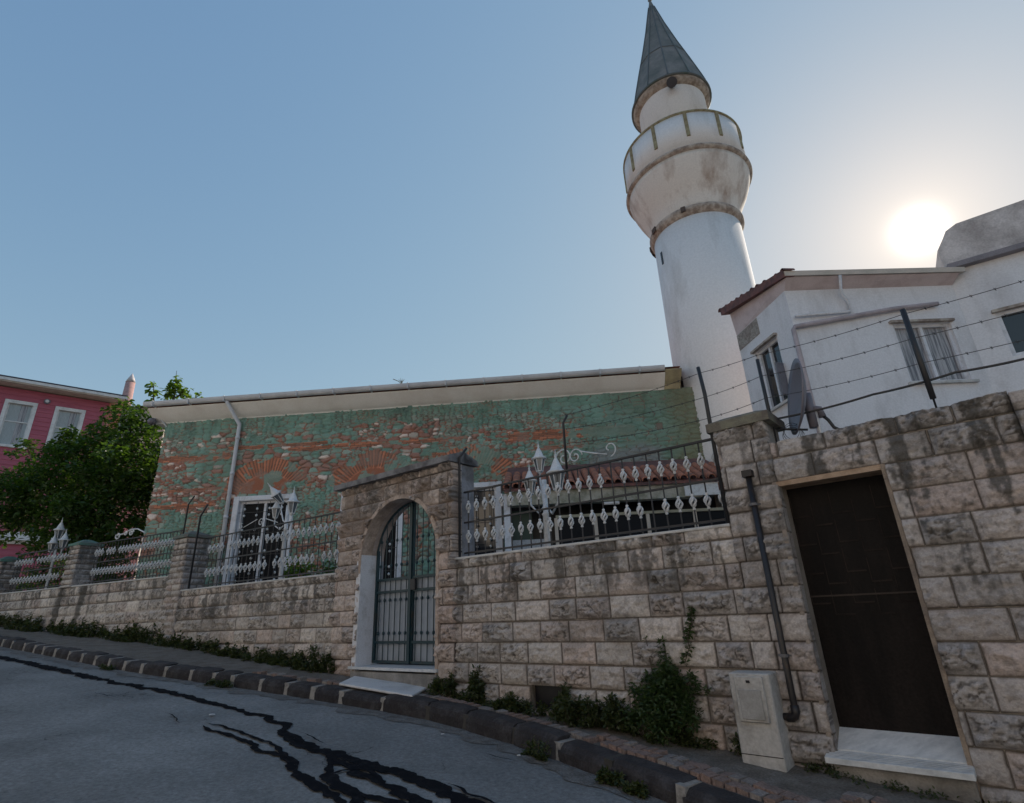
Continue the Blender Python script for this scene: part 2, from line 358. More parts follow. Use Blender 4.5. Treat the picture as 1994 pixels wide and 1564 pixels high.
# street: from the kerb outwards
def sheet(name, A, B, na, zoff, m, cols=None, fn=None):
    """rows of points between lines A and B"""
    t = np.linspace(0, 1, na)[:, None, None]; G = A[None] * (1 - t) + B[None] * t
    g = G.reshape(-1, 2); z = street_z(g[:, 0], g[:, 1]) + zoff
    if fn is not None: z = z + fn(g[:, 0], g[:, 1], np.repeat(t.ravel(), len(A)))
    k = len(A); idx = np.arange(na * k).reshape(na, k)
    q = np.stack([idx[:-1, :-1], idx[:-1, 1:], idx[1:, 1:], idx[1:, :-1]], -1).reshape(-1, 4)
    return link_mesh(name, np.column_stack([g, z]), q.astype(np.int32), m, None, True, cols=cols)
def asphalt_mat():
    m, t, p = newmat('asphalt'); L = t.links.new
    tc = t.nodes.new('ShaderNodeTexCoord')
    n1 = t.nodes.new('ShaderNodeTexNoise'); n1.inputs['Scale'].default_value = .8; n1.inputs['Detail'].default_value = 8; L(tc.outputs['Object'], n1.inputs['Vector'])
    n2 = t.nodes.new('ShaderNodeTexNoise'); n2.inputs['Scale'].default_value = 24; n2.inputs['Detail'].default_value = 10; n2.inputs['Roughness'].default_value = .85; L(tc.outputs['Object'], n2.inputs['Vector'])
    vo = t.nodes.new('ShaderNodeTexVoronoi'); vo.inputs['Scale'].default_value = 75; L(tc.outputs['Object'], vo.inputs['Vector'])
    r1 = t.nodes.new('ShaderNodeValToRGB'); r1.color_ramp.elements[0].position = .35; r1.color_ramp.elements[1].position = .7
    r1.color_ramp.elements[0].color = (.128, .136, .142, 1); r1.color_ramp.elements[1].color = (.225, .235, .243, 1); L(n1.outputs['Fac'], r1.inputs[0])
    mr = t.nodes.new('ShaderNodeMapRange'); mr.inputs['From Min'].default_value = .35; mr.inputs['From Max'].default_value = .65; mr.inputs['To Min'].default_value = .5; mr.inputs['To Max'].default_value = 1.45; L(n2.outputs['Fac'], mr.inputs['Value'])
    s = t.nodes.new('ShaderNodeVectorMath'); s.operation = 'SCALE'; L(r1.outputs[0], s.inputs[0]); L(mr.outputs[0], s.inputs['Scale'])
    # speckle of pale aggregate
    cr = t.nodes.new('ShaderNodeMapRange'); cr.inputs['From Min'].default_value = .80; cr.inputs['From Max'].default_value = .86; L(vo.outputs['Color'], cr.inputs['Value'])
    mx = t.nodes.new('ShaderNodeMix'); mx.data_type = 'RGBA'; L(s.outputs[0], mx.inputs['A']); mx.inputs['B'].default_value = (.17, .17, .17, 1)
    ml = t.nodes.new('ShaderNodeMath'); ml.operation = 'MULTIPLY'; ml.inputs[1].default_value = .6; L(cr.outputs[0], ml.inputs[0]); L(ml.outputs[0], mx.inputs['Factor'])
    # hairline cracks
    v2 = t.nodes.new('ShaderNodeTexVoronoi'); v2.feature = 'DISTANCE_TO_EDGE'; v2.inputs['Scale'].default_value = .9
    wv = t.nodes.new('ShaderNodeVectorMath'); wv.operation = 'ADD'; nn = t.nodes.new('ShaderNodeTexNoise'); nn.inputs['Scale'].default_value = 2.5; nn.inputs['Detail'].default_value = 6
    L(tc.outputs['Object'], nn.inputs['Vector']); L(tc.outputs['Object'], wv.inputs[0]); L(nn.outputs['Color'], wv.inputs[1]); L(wv.outputs[0], v2.inputs['Vector'])
    c2 = t.nodes.new('ShaderNodeMapRange'); c2.inputs['From Min'].default_value = .002; c2.inputs['From Max'].default_value = .009; L(v2.outputs['Distance'], c2.inputs['Value'])
    gate = t.nodes.new('ShaderNodeMapRange'); gate.inputs['From Min'].default_value = .40; gate.inputs['From Max'].default_value = .48; L(n1.outputs['Fac'], gate.inputs['Value'])
    mxx = t.nodes.new('ShaderNodeMath'); mxx.operation = 'MAXIMUM'; L(c2.outputs[0], mxx.inputs[0]); L(gate.outputs[0], mxx.inputs[1])
    m2 = t.nodes.new('ShaderNodeMix'); m2.data_type = 'RGBA'; m2.inputs['A'].default_value = (.03, .03, .033, 1); L(mx.outputs['Result'], m2.inputs['B']); L(mxx.outputs[0], m2.inputs['Factor'])
    L(m2.outputs['Result'], p.inputs['Base Color'])
    b = t.nodes.new('ShaderNodeBump'); b.inputs['Strength'].default_value = .7; b.inputs['Distance'].default_value = .006; L(n2.outputs['Fac'], b.inputs['Height']); L(b.outputs[0], p.inputs['Normal'])
    p.inputs['Roughness'].default_value = .85; return m
ASP = asphalt_mat()
far_side = KL - KN * 9.0
setp(sheet('street', KL + KN * .02, far_side, 60, 0, ASP, fn=lambda x, y, t: .012 * (fbm(x * .8, y * .8, 3) - .5) - .0), kind='structure')
# bitumen seams poured over old cracks: irregular thin sheets traced on the street plane
def seam(pts, w, seed, step=.022):
    P = np.array([ground_px(*q)[:2] for q in pts]); L = np.concatenate([[0], np.cumsum(np.hypot(*np.diff(P, axis=0).T))])
    t = np.arange(0, L[-1], step); x = np.interp(t, L, P[:, 0]); y = np.interp(t, L, P[:, 1]); ww = np.interp(t, L, np.array(w) if hasattr(w, '__len__') else np.full(len(P), w))
    x = x + .13 * (fbm(t * 3.2, t * 0, seed) - .5); y = y + .13 * (fbm(t * 3.2, t * 0, seed + 1) - .5)
    d = np.column_stack([np.gradient(x), np.gradient(y)]); d /= np.hypot(d[:, 0], d[:, 1])[:, None] + 1e-9; nn = np.column_stack([-d[:, 1], d[:, 0]])
    a = ww * (.05 + 1.2 * fbm(t * 11, t * 0 + 3, seed + 2, 4)); b = ww * (.05 + 1.2 * fbm(t * 11, t * 0 + 9, seed + 5, 4))
    e = np.minimum(t, L[-1] - t); k = sstep(-.02, .25, e); a *= k; b *= k
    A = np.column_stack([x, y]) + nn * a[:, None]; B = np.column_stack([x, y]) - nn * b[:, None]
    return A, B
tar = mat('bitumen', (.010, .011, .014), .95, (.022, .023, .027), 12, .5, .7, .5, 120, spec=.04)
seams = [
    ([(-120, 1262), (0, 1280), (100, 1302), (250, 1335), (345, 1352), (480, 1388), (560, 1413), (545, 1430), (640, 1470), (760, 1500), (900, 1560), (1040, 1625)], [.05, .12, .12, .10, .09, .07, .065, .07, .09, .11, .12, .12], 11),
    ([(390, 1413), (470, 1445), (545, 1478), (610, 1530), (700, 1600)], [.03, .045, .06, .065, .07], 23),
    ([(400, 1408), (480, 1432), (550, 1462), (590, 1500)], [.02, .03, .04, .035], 29),
    ([(555, 1425), (640, 1475), (700, 1510), (790, 1545), (900, 1610)], [.05, .065, .09, .10, .11], 41),
    ([(640, 1480), (650, 1520), (700, 1560), (730, 1620)], [.05, .08, .10, .11], 47),
    ([(610, 1525), (660, 1505), (700, 1500), (760, 1530)], [.02, .03, .04, .04], 53),
    ([(660, 1540), (720, 1560), (800, 1575), (880, 1640)], [.05, .06, .08, .10], 59),
    ([(870, 1530), (930, 1552), (1000, 1580)], [.015, .025, .03], 61),
    ([(320, 1390), (350, 1405), (362, 1412)], .012, 67), ([(250, 1368), (280, 1371)], .012, 71), ([(180, 1350), (230, 1362)], .01, 73),
    ([(930, 1470), (960, 1480), (1010, 1490)], .012, 79), ([(640, 1455), (600, 1437), (580, 1430)], .015, 83)]
mb = MB()
for i, (p, w, sd_) in enumerate(seams):
    A, B = seam(p, w, sd_); n = len(A); zo = .009 + .0012 * i
    vs = [(a[0], a[1], street_z(*a) + zo) for a in A] + [(b[0], b[1], street_z(*b) + zo) for b in B]
    mb.add(vs, [(k, k + 1, n + k + 1, n + k) for k in range(n - 1)])
setp(build('tar_seams', mb, tar), kind='structure')

# strip of grit and dirt lying along the kerb foot
dw = .17 + .34 * (fbm(np.arange(len(KL)) * .55, np.zeros(len(KL)), 5, 5) - .4)
dw = np.maximum(dw, .04)
setp(sheet('gutter_dirt', KL + KN * .02, KL - KN * dw[:, None], 6, .006, mat('gutter_dirt', (.155, .155, .155), .95, (.09, .085, .08), 9, .4, .65, 1., 60, fine=.4), fn=lambda x, y, t: .012 * (fbm(x * .8, y * .8, 3) - .5)), kind='structure')
# kerb stones (dark volcanic stone, pale joints at the far end)
kerbm = mat('kerb_stone', (.024, .021, .023), .95, (.055, .052, .056), 6, .45, .7, .9, 50, fine=.3)
jointm = mat('pale_joint', (.29, .275, .26), .95, (.17, .16, .15), 12, .45, .65, .5)
mb = MB(); KH, KW = .17, .22
i = 0; rnd = random.Random(5)
def kp(i, off, z):
    i = min(max(i, 0), len(KL) - 1); p = KL[i] + KN[i] * off; return (p[0], p[1], street_z(*p) + z)
while i < len(KL) - 14:
    ln = rnd.choice([4, 5, 5, 6]) if np.hypot(*KL[i]) > 7.6 else rnd.choice([6, 7, 8]); j = i + ln - (0 if rnd.random() < .5 else 0); jog = rnd.uniform(-.012, .012); top = KH + rnd.uniform(-.022, .02)
    rows = []
    n = ln
    prof = [(0.0, -.06), (.004, top * .55), (.022, top - .035), (.06, top - .004), (KW, top)]
    vs = []; cnt = n + 1
    for k in range(cnt):
        tt = (k / n) * (ln - (.7 if np.hypot(*KL[i]) > 7.6 else .3)) + (.35 if np.hypot(*KL[i]) > 7.6 else .15); ii = i + tt; a = int(ii); fr = ii - a; a = min(a, len(KL) - 2)
        base = KL[a] * (1 - fr) + KL[a + 1] * fr; nn = KN[a]
        e = .02 if k in (0, n) else 0
        for (o, z) in prof:
            o2 = o + jog + e + .018 * (vn(np.array([ii * 1.7 + z * 9]), np.array([z * 13.]), 8)[0] - .5); p = base + nn * o2
            vs.append((p[0], p[1], street_z(*p) + z - (e * .6 if z > .1 else 0) + .012 * (vn(np.array([ii * 1.1]), np.array([o * 11.]), 6)[0] - .5)))
    m_ = len(prof); fs = [(k * m_ + q, (k + 1) * m_ + q, (k + 1) * m_ + q + 1, k * m_ + q + 1) for k in range(cnt - 1) for q in range(m_ - 1)]
    fs += [tuple(range(m_)), tuple((cnt - 1) * m_ + q for q in range(m_))[::-1]]
    mb.add(vs, fs, 0)
    i += ln
    # mortar between stones
    a = min(i, len(KL) - 2); pt = KL[a]; pale = np.hypot(*pt) > 7.6
    P0 = []
    for zz in (-.05, .145):
        for o, dt in ((.012, -.42), (.012, .42), (KW - .01, .42), (KW - .01, -.42)):
            q = pt + T_[a] * dt * .1 + KN[a] * (o + (.02 if zz > 0 else 0)); P0.append((q[0], q[1], street_z(*q) + zz))
    mb.hexa(P0, 1 if pale or rnd.random() < .3 else 2)
kj = build('kerb', mb, [kerbm, jointm, mat('dark_joint', (.06, .055, .05), .95)], smooth=False); setp(kj, kind='structure')

# pavement: dirt bed + bricks laid across
FT = np.array([(.012, 0)])
pav = mat('pavement_dirt', (.11, .095, .08), .95, (.18, .165, .15), 5, .4, .7, 1., 60, fine=.35)
inner = KL + KN * 3.2
setp(sheet('pavement', KL + KN * (KW - .01), inner, 40, KH - .035, pav, fn=lambda x, y, t: .03 * (fbm(x * 4, y * 4, 9) - .5) + .02 * t), kind='structure')
brm = [mat('paver_brown', (.24, .165, .14), .95, (.14, .11, .10), 9, .4, .7, .8, 60, fine=.3), mat('paver_grey', (.25, .22, .205), .95, (.15, .135, .13), 9, .4, .7, .8, 60, fine=.3)]
mb = MB(); rnd = random.Random(9)
for i in range(0, len(KL) - 30):
    if np.hypot(*KL[i]) > 9.5 and KL[i][0] < 0: break
    for rrow in range(5):
        off = KW + .035 + rrow * .125 
        if rrow > 0 and KL[i][0] < .4: continue
        if rrow > 1 and (KL[i][0] < 1.6 or rnd.random() < .2): continue
        if rrow == 0 and rnd.random() < .08: continue
        w = .088; zt = KH + rnd.uniform(-.004, .012) + .003; sh = rnd.uniform(-.006, .006) + (.05 if rrow % 2 else 0)
        P0 = []
        tl = rnd.uniform(-.006, .006)
        for zz in (-.08, 0):
            for o, dt in ((0, 0), (0, w), (.118, w), (.118, 0)):
                g = .004 if zz == 0 else 0
                q = KL[i] + T_[i] * (dt + sh + (g if dt == 0 else -g)) + KN[i] * (off + o + (g if o == 0 else -g)); P0.append((q[0], q[1], street_z(*q) + zt + zz + tl * (1 if dt else -1)))
        mb.hexa(P0, rnd.choice([0, 0, 1]))
setp(build('pavement_bricks', mb, brm), kind='structure')

# ------------------------------------------------------------------ coursed rock-faced masonry
def stone_fn(seed, base=(.37, .315, .265), grey=.5, length=.40, phase=1.951, ch=.225, warm=0.5, ztop=2.3, amp=1.0, dirt=1.0):
    def fn(s, z):
        row = np.floor((z - phase) / ch); fz = (z - phase) / ch - row
        off = _h(row, row * 0, seed) * length
        # variable block lengths
        u = (s + off) / length; k = np.floor(u); fu = u - k
        jl = .28 * (_h(k, row, seed + 1) - .5); jr = .28 * (_h(k + 1, row, seed + 1) - .5)
        left = jl; right = 1 + jr
        bx = np.where(fu < left, k - 1, np.where(fu > right, k + 1, k))
        jl = .28 * (_h(bx, row, seed + 1) - .5); jr = .28 * (_h(bx + 1, row, seed + 1) - .5)
        fx0 = (u - bx) - jl; fx1 = 1 + jr - (u - bx)
        dx = np.minimum(fx0, fx1) * length; dz = np.minimum(fz, 1 - fz) * ch
        wob = .004 * (fbm(s * 25, z * 25, seed + 4, 2) - .5)
        d = np.minimum(dx, dz) + wob
        h1 = _h(bx, row, seed + 2); h2 = _h(bx, row, seed + 3); h3 = _h(bx, row, seed + 6)
        jw = .0035 + .0065 * vn(s * 2.3, z * 3.1, seed + 12); edge = sstep(jw * .45, jw * 1.15 + .003, d)
        pillow = sstep(.0, .06, d)
        rr = ridge(s * 9 + h1 * 40, z * 12 + h2 * 40, seed + 20, 4); ff = fbm(s * 22 + h1 * 9, z * 26, seed + 30, 4)
        rough = (.35 + .9 * h3)
        rk = ridge(s * 6.5 + h1 * 70 + .25 * fbm(s * 9, z * 9, seed + 41), z * 9 + h2 * 70, seed + 40, 3)
        chip = np.abs(fx0 / (fx0 + fx1) - .5 + .3 * (h1 - .5)) * 2; hump = sstep(1.15, .2, chip + .6 * (1 - fz) * h2)
        disp = -.006 + edge * (.020 + .010 * pillow + amp * pillow * rough * (.050 * (rr - .45) + .045 * (rk - .5) + .020 * hump * h3 + .022 * (ff - .5)))
        cl = np.abs(2 * fbm(s * 7 + h1 * 50 + .3 * fbm(s * 15, z * 15, seed + 45, 2), z * 10 + h2 * 50, seed + 44, 3) - 1)
        crease = sstep(.07, .012, cl) * pillow * sstep(.25, .6, h3)
        disp = disp - crease * .012 * amp
        c = np.tile(np.array(base), (len(s), 1))
        c = c * (.78 + .36 * h1)[:, None]
        c = mixc(c, (.52, .39, .34), sstep(.55, 1, h2) * .5)
        c = mixc(c, (.35, .335, .335), sstep(.4, .9, h3) * grey)
        st = fbm(s * 1.6, z * 2.2, seed + 50, 5)
        c = mixc(c, (.13, .125, .12), np.clip(sstep(.52, .74, st) * .42 * dirt, 0, .85))
        c = mixc(c, (.15, .135, .125), np.clip(sstep(.50, .66, fbm(s * 30, z * 30, seed + 61, 3)) * .35 + sstep(.62, .40, rr) * pillow * h3 * .55 * sstep(.4, .6, fbm(s * 14, z * 18, seed + 62, 3)), 0, .8))  # random speckle, plus shade of the hollows painted in
        pt_ = sstep(.60, .70, fbm(s * 26, z * 44, seed + 46, 3)) * pillow * sstep(.15, .7, h3); disp = disp - .008 * pt_; c = mixc(c, (.10, .095, .095), pt_ * .8)  # pits sunk in, their shade painted dark
        c = mixc(c, (.028, .020, .016), (1 - edge) * .97)
        c = mixc(c, (.07, .06, .055), crease * .85)  # shade along the creases put into the stone colour
        rust = sstep(.5, .7, fbm(s * 3, z * 9, seed + 70, 4)) * sstep(.05, .0, dz)
        c = mixc(c, (.20, .12, .07), rust * .28 * edge)
        # soot running down from the coping
        run = sstep(.46, .66, .7 * fbm(s * 11, z * 1.1, seed + 80, 4) + .3 * fbm(s * 30, z * 22, seed + 83, 3)) * sstep(ztop - .60, ztop - .05, z + .25 * fbm(s * 3, s * 0, seed + 81))
        c = mixc(c, (.085, .08, .075), np.clip(run * 1.0, 0, .75) * dirt)
        c = mixc(c, (.10, .085, .045), sstep(.45, .65, fbm(s * 4, z * 4, seed + 90)) * sstep(.55, .0, z - street_z(*(np.array([0., 8.]))) - .0) * .0)
        return disp, c
    return fn
def core(name, F, s0, s1, z0, z1, parent, d0=-.34, d1=-.004, m=None):
    mb = MB().box(F, s0, s1, z0, z1, d0, d1); return build(name, mb, m or M['stone_core'], parent)

# ---- right wall with door
dl = FR.px(1510, 960)[0]; dl = (dl + FR.px(1617, 1465)[0]) / 2
dr = (FR.px(1727, 905)[0] + FR.px(1893, 1500)[0]) / 2
dtop = 2.63; dbot = .66
pl = FR.px(1425, 1017)[0]; pr = FR.px(1498, 868)[0]; wr = FR.px(1955, 772)[0] + .02; WT = 3.0; PT = 3.22
RW = thing('stone_wall', 'tall rock-faced stone wall around the dark door opening', 'wall', FR.w(dl, 0, .3))
hole = lambda s, z: (s > dl) & (s < dr) & (z < dtop)
fR = stone_fn(101, base=(.44, .41, .40), grey=.7, length=.45, ztop=2.0, dirt=1.2, amp=1.2)
relief('masonry', FR, pr + .012, wr, -.1, WT, .0095, fR, M['stone'], RW, hole)
core('wall_core', FR, pr + .012, dl, -.1, WT - .004, RW); core('wall_core', FR, dr, wr, -.1, WT - .004, RW); core('wall_core', FR, dl + .001, dr - .001, dtop, WT - .006, RW)
# plastered reveals
build('left_reveal', MB().box(FR, dl - .001, dl + .035, .2, dtop, -.335, .030), mat('reveal_plaster', (.34, .29, .25), .95, (.20, .17, .15), 4, .4, .65, .6), RW)
build('right_reveal', MB().box(FR, dr - .03, dr + .001, .3, dtop, -.333, .026), mat('reveal_plaster_right', (.30, .24, .19), .95, (.17, .14, .12), 4, .4, .65, .6), RW)
build('lintel', MB().box(FR, dl + .036, dr - .031, dtop - .045, dtop - .001, -.331, .028), M['reveal'], RW)
# steps: a sloping upper slab and a slab with grooves and a rounded nose
dbot = .622
st = MB().hexa([FR.w(dl + .036, -.005, .40), FR.w(dr - .031, -.005, .40), FR.w(dr - .031, -.33, .40), FR.w(dl + .036, -.33, .40), FR.w(dl + .036, -.005, .502), FR.w(dr - .031, -.005, .500), FR.w(dr - .031, -.20, dbot), FR.w(dl + .036, -.20, dbot)])
build('marble_riser', st, M['marble'], RW)
st = MB().hexa([FR.w(dl - .02, -.004, .445), FR.w(dr + .005, -.004, .445), FR.w(dr + .005, .13, .422), FR.w(dl - .02, .13, .422), FR.w(dl - .02, -.004, .492), FR.w(dr + .005, -.004, .490), FR.w(dr + .005, .13, .462), FR.w(dl - .02, .13, .464)])
for k in range(4): st.box(FR, dl - .015, dr, .47 + .0055 * k, .4745 + .0055 * k, .095 - .024 * k, .105 - .024 * k)
step = build('marble_step', st, M['marble'], RW)
step.modifiers.new('b', 'BEVEL').width = .006
build('step_bed', MB().box(FR, dl - .0, dr - .01, .2, .443, -.03, .07), M['cement'], RW)
# door leaf
DD = thing('dark_door', 'dark brown metal door with faint raised rectangles, in the stone wall', 'door', FR.w((dl + dr) / 2, -.2, dbot))
mb = MB().box(FR, dl + .036, dr - .031, dbot, dtop - .046, -.25, -.20)
build('door_leaf', mb, M['door'], DD)
mb = MB(); rnd = random.Random(3); W_ = (dr - dl - .07)
for i in range(5):
    for j in range(4):
        a = dl + .05 + i * W_ / 5 ; zz = dtop - .32 - j * .25 - (i % 2) * .09
        mb.box(FR, a + .012, a + W_ / 5 - .012, zz, zz + .012, -.2, -.192)
        mb.box(FR, a + .008, a + .014, zz, zz + .2, -.2, -.195)
build('raised_pattern', mb, mat('door_ledges', (.034, .026, .023), .7, (.010, .008, .008), 4, spec=.1), DD)
build('weld_seam', MB().box(FR, dl + .04, dr - .035, 1.62, 1.634, -.2, -.193), mat('rusty_seam', (.045, .032, .026), .8), DD)

# pillar left of the door
PL = thing('stone_pillar', 'tall stone pillar with weathered cap beside the satellite dish', 'pillar', FR.w((pl + pr) / 2, 0, .3))
relief('pillar_face', FR, pl, pr + .006, .0, PT, .0125, lambda s, z: (lambda r: (r[0] + .012, r[1]))(stone_fn(131, base=(.46, .42, .40), grey=.6, length=.40, ztop=2.3, dirt=.7)(s, z)), M['stone'], PL)
core('pillar_core', FR, pl + .002, pr + .004, .0, PT, PL, -.40, .006, M['cement'])
capm = mat('mossy_cap', (.21, .20, .15), .95, (.12, .10, .09), 6, .4, .62, .8)
mb = MB(); c0, c1 = pl - .06, pr + .07
mb.hexa([FR.w(c0, .08, PT), FR.w(c1, .08, PT), FR.w(c1, -.46, PT), FR.w(c0, -.46, PT), FR.w(c0, .08, PT + .09), FR.w(c1, .08, PT + .09), FR.w(c1, -.46, PT + .09), FR.w(c0, -.46, PT + .09)])
mb.hexa([FR.w(c0, .08, PT + .0901), FR.w(c1, .08, PT + .0901), FR.w(c1, -.46, PT + .0901), FR.w(c0, -.46, PT + .0901), FR.w(c0 + .14, -.05, PT + .15), FR.w(c1 - .14, -.05, PT + .15), FR.w(c1 - .14, -.3, PT + .15), FR.w(c0 + .14, -.3, PT + .15)])
o = build('pillar_cap', mb, capm, PL)
# near pillar at the right edge of the picture
PR2 = thing('stone_pillar', 'stone pillar at the right end of the tall wall, cut by the picture edge', 'pillar', FR.w(wr + .4, 0, .2))
relief('pillar_face', FR, wr + .004, wr + 3.2, -.2, WT - .015, .0125, lambda s, z: (lambda r: (r[0] + .05, r[1]))(stone_fn(171, base=(.44, .40, .385), grey=.5, length=.5, ztop=2.0, dirt=.9)(s, z)), M['stone'], PR2, skirt=.1)
core('pillar_core', FR, wr + .006, wr + 3.2, -.2, WT - .02, PR2, -.4, .03)

# ---- middle wall
COPZ = 2.315
portR = FM.px(890, 1087)[0]
MW = thing('stone_wall', 'rock-faced stone wall under the longest railing, right of the arched gate', 'wall', FM.w(portR / 2, 0, .6))
v0, v1 = FM.px(1035, 1335)[0], FM.px(1110, 1340)[0]; vz1 = .835; vz0 = .60
vent = lambda s, z: (s > v0) & (s < v1) & (z < vz1) & (z > vz0)
def fM(s, z):
    d, c = stone_fn(201, base=(.565, .52, .49), grey=.6, length=.42, ztop=2.25, amp=1.35)(s, z)
    low = sstep(1.0, .5, z + .12 * fbm(s * 3, z * 3, 5)); c = mixc(c, (.16, .13, .07), low * sstep(.4, .6, fbm(s * 4, z * 4, 8)) * .6)
    return d, c
relief('masonry', FM, portR, -.002, .2, COPZ - .03, .0095, fM, M['stone'], MW, vent)
core('wall_core', FM, portR, v0, .2, COPZ - .034, MW); core('wall_core', FM, v1, -.002, .2, COPZ - .034, MW)
core('wall_core', FM, v0 + .001, v1 - .001, vz1, COPZ - .036, MW); core('wall_core', FM, v0 + .001, v1 - .001, .2, vz0, MW)
build('drain_recess', MB().box(FM, v0 + .004, v1 - .004, vz0 + .002, vz1 - .004, -.12, -.06), M['dark_in'], MW)  # near-black plate stands in for shade inside the drain
def coping(F, s0, s1, z, parent):
    o = build('coping', MB().box(F, s0, s1, z - .03, z, -.30, .045), M['coping'], parent); b = o.modifiers.new('b', 'BEVEL'); b.width = .006
coping(FM, portR - .02, -.012, COPZ, MW)

# ---- gateway
gl = FM.px(700, 1298)[0]; gr = FM.px(857, 1300)[0]; GB = .97
pL = FM.px(662, 1122)[0]; pT = 3.62
ac = (gl + gr) / 2; ar = (gr - gl) / 2; azc = FM.px(790, 975, -.1)[1] - ar
GW = thing('stone_gateway', 'stone gateway with a rounded arch and a sloping cap over the blue-green gate', 'gateway', FM.w(ac, 0, .8))
arch_in = lambda s, z: ((np.abs(s - ac) < ar) & (z < azc) & (z > GB - .2)) | ((np.hypot(s - ac, z - azc) < ar) & (z >= azc))
pd = .05
def fG(s, z):
    d, c = stone_fn(231, base=(.57, .48, .43), grey=.35, length=.36, ztop=3.5, amp=1.4, dirt=.8)(s, z)
    c = mixc(c, (.22, .165, .13), sstep(2.1, 3.1, z) * sstep(.4, .65, fbm(s * 4, z * 4, 77)) * .65)
    return d + pd, c
relief('masonry', FM, pL, portR, .5, pT, .011, fG, M['stone'], GW, arch_in, skirt=.10)
sideg = mat('side_cement', (.27, .27, .30), .95, (.15, .145, .15), 3.5, .42, .62, .9, 30)
mb = MB().box(FM, pL + .003, gl, .4, pT - .003, -.36, pd - .012).box(FM, gr, portR - .003, .4, pT - .003, -.36, pd - .012)
build('pier_core', mb, sideg, GW)
# arch soffit + spandrel core as a strip
mb = MB(); NA = 28
arc = [(ac - ar * math.cos(math.pi * k / NA), azc + ar * math.sin(math.pi * k / NA)) for k in range(NA + 1)]
for k in range(NA):
    (a0, b0), (a1, b1) = arc[k], arc[k + 1]
    mb.hexa([FM.w(a0, -.358, b0), FM.w(a1, -.358, b1), FM.w(a1, pd + .005, b1), FM.w(a0, pd + .005, b0), FM.w(a0, -.358, pT - .006), FM.w(a1, -.358, pT - .006), FM.w(a1, pd - .012, pT - .006), FM.w(a0, pd - .012, pT - .006)])
build('arch_soffit', mb, mat('soffit_render', (.42, .35, .32), .95, (.28, .22, .20), 4, bump=.6), GW)
mb = MB()
for k in range(NA):
    t0_, t1_ = math.pi * k / NA, math.pi * (k + 1) / NA; P8 = []
    for d_ in (-.12, pd + .042):
        for t_, r_ in ((t0_, ar - .006), (t1_, ar - .006), (t1_, ar + .055), (t0_, ar + .055)): P8.append(FM.w(ac - r_ * math.cos(t_), d_, azc + r_ * math.sin(t_)))
    mb.hexa(P8)
mb.box(FM, gr - .006, gr + .045, GB - .06, azc - .001, -.12, pd + .040)
mb.box(FM, gl - .05, gl + .006, 2.25, azc - .001, -.12, pd + .040)
build('arch_trim', mb, mat('trim_stone', (.50, .40, .34), .95, (.30, .23, .19), 5, .42, .62, .8, 40, fine=.25), GW)
# white painted jamb on the left, sill
jt = FM.px(708, 1082)[1]
build('white_jamb', MB().box(FM, gl - .09, gl + .012, GB - .12, jt, -.30, pd + .034), M['frame_white'], GW)
build('threshold', MB().box(FM, gl - .10, gr + .05, GB - .035, GB, -.30, pd + .08), M['marble'], GW)
build('threshold_riser', MB().box(FM, gl - .06, gr + .04, .6, GB - .061, -.3, pd + .06), M['cement'], GW)
# sloping cap : front overhang, higher to the right in the picture
mb = MB(); q0, q1 = pL - .07, portR + .03
mb.hexa([FM.w(q0, .20, pT), FM.w(q1, .20, pT), FM.w(q1, -.42, pT + .02), FM.w(q0, -.42, pT + .02), FM.w(q0, .20, pT + .085), FM.w(q1, .20, pT + .085), FM.w(q1, -.12, pT + .19), FM.w(q0, -.12, pT + .19)])
mb.hexa([FM.w(q0, -.1205, pT + .02), FM.w(q1, -.1205, pT + .02), FM.w(q1, -.42, pT + .02), FM.w(q0, -.42, pT + .02), FM.w(q0, -.1205, pT + .19), FM.w(q1, -.1205, pT + .19), FM.w(q1, -.42, pT + .09), FM.w(q0, -.42, pT + .09)])
build('gateway_cap', mb, mat('cap_cement', (.24, .235, .24), .95, (.10, .095, .10), 5, .42, .62, .9, 40), GW)
# gate leaves
def gate_leaf(a0, a1, hinge_left):
    lf = bpy.data.objects.new('gate_leaf', None); COL.objects.link(lf); o_ = np.array(FM.w((a0 + a1) / 2, -.22, GB)); lf.parent = GW; lf.location = o_ - ORG[GW.name]; ORG[lf.name] = o_
    top = lambda s: azc + math.sqrt(max(ar * ar - (s - ac) ** 2, 0.0)) - .02
    gd0, gd1 = -.24, -.20
    mid1 = GB + .98; mid0 = GB + 1.16; low = GB + .28
    mb = MB()
    o0, o1 = (a0 + .005, a0 + .045), (a1 - .045, a1 - .005)
    for (x0, x1) in (o0, o1): mb.box(FM, x0, x1, GB + .02, min(top(x0), top(x1)), gd0, gd1)
    for zz in (GB + .02, low, mid1, mid0): mb.box(FM, a0 + .046, a1 - .046, zz, zz + .035, gd0 + .003, gd1 - .003)
    # curved head
    xs = np.linspace(a0 + .005, a1 - .005, 15); mb.tube([FM.w(x, -.22, top(x)) for x in xs], .018, 6)
    build('leaf_frame', mb, M['gate_iron'], lf)
    mb = MB(); kn = MB(); nb = 6
    for k in range(nb):
        x = a0 + .045 + (k + .5) * (a1 - a0 - .09) / nb
        kn = MB(); kn.tube([FM.w(x, -.215, GB + .04), FM.w(x, -.215, top(x))], .0075, 6)
        for zz in (GB + .42, GB + .88, GB + 1.38, GB + 1.75): 
            if zz < top(x) - .1: kn.lathe(FM.w(x, -.215, zz), [(.006, -.03), (.018, -.014), (.021, 0), (.018, .014), (.006, .03)], 8)
        build('gate_bar', kn, M['gate_iron'], lf)
    build('sheet_panel', MB().box(FM, a0 + .03, a1 - .03, GB + .04, mid0 + .01, gd0 - .012, gd0 - .004), M['gate_sheet'], lf)
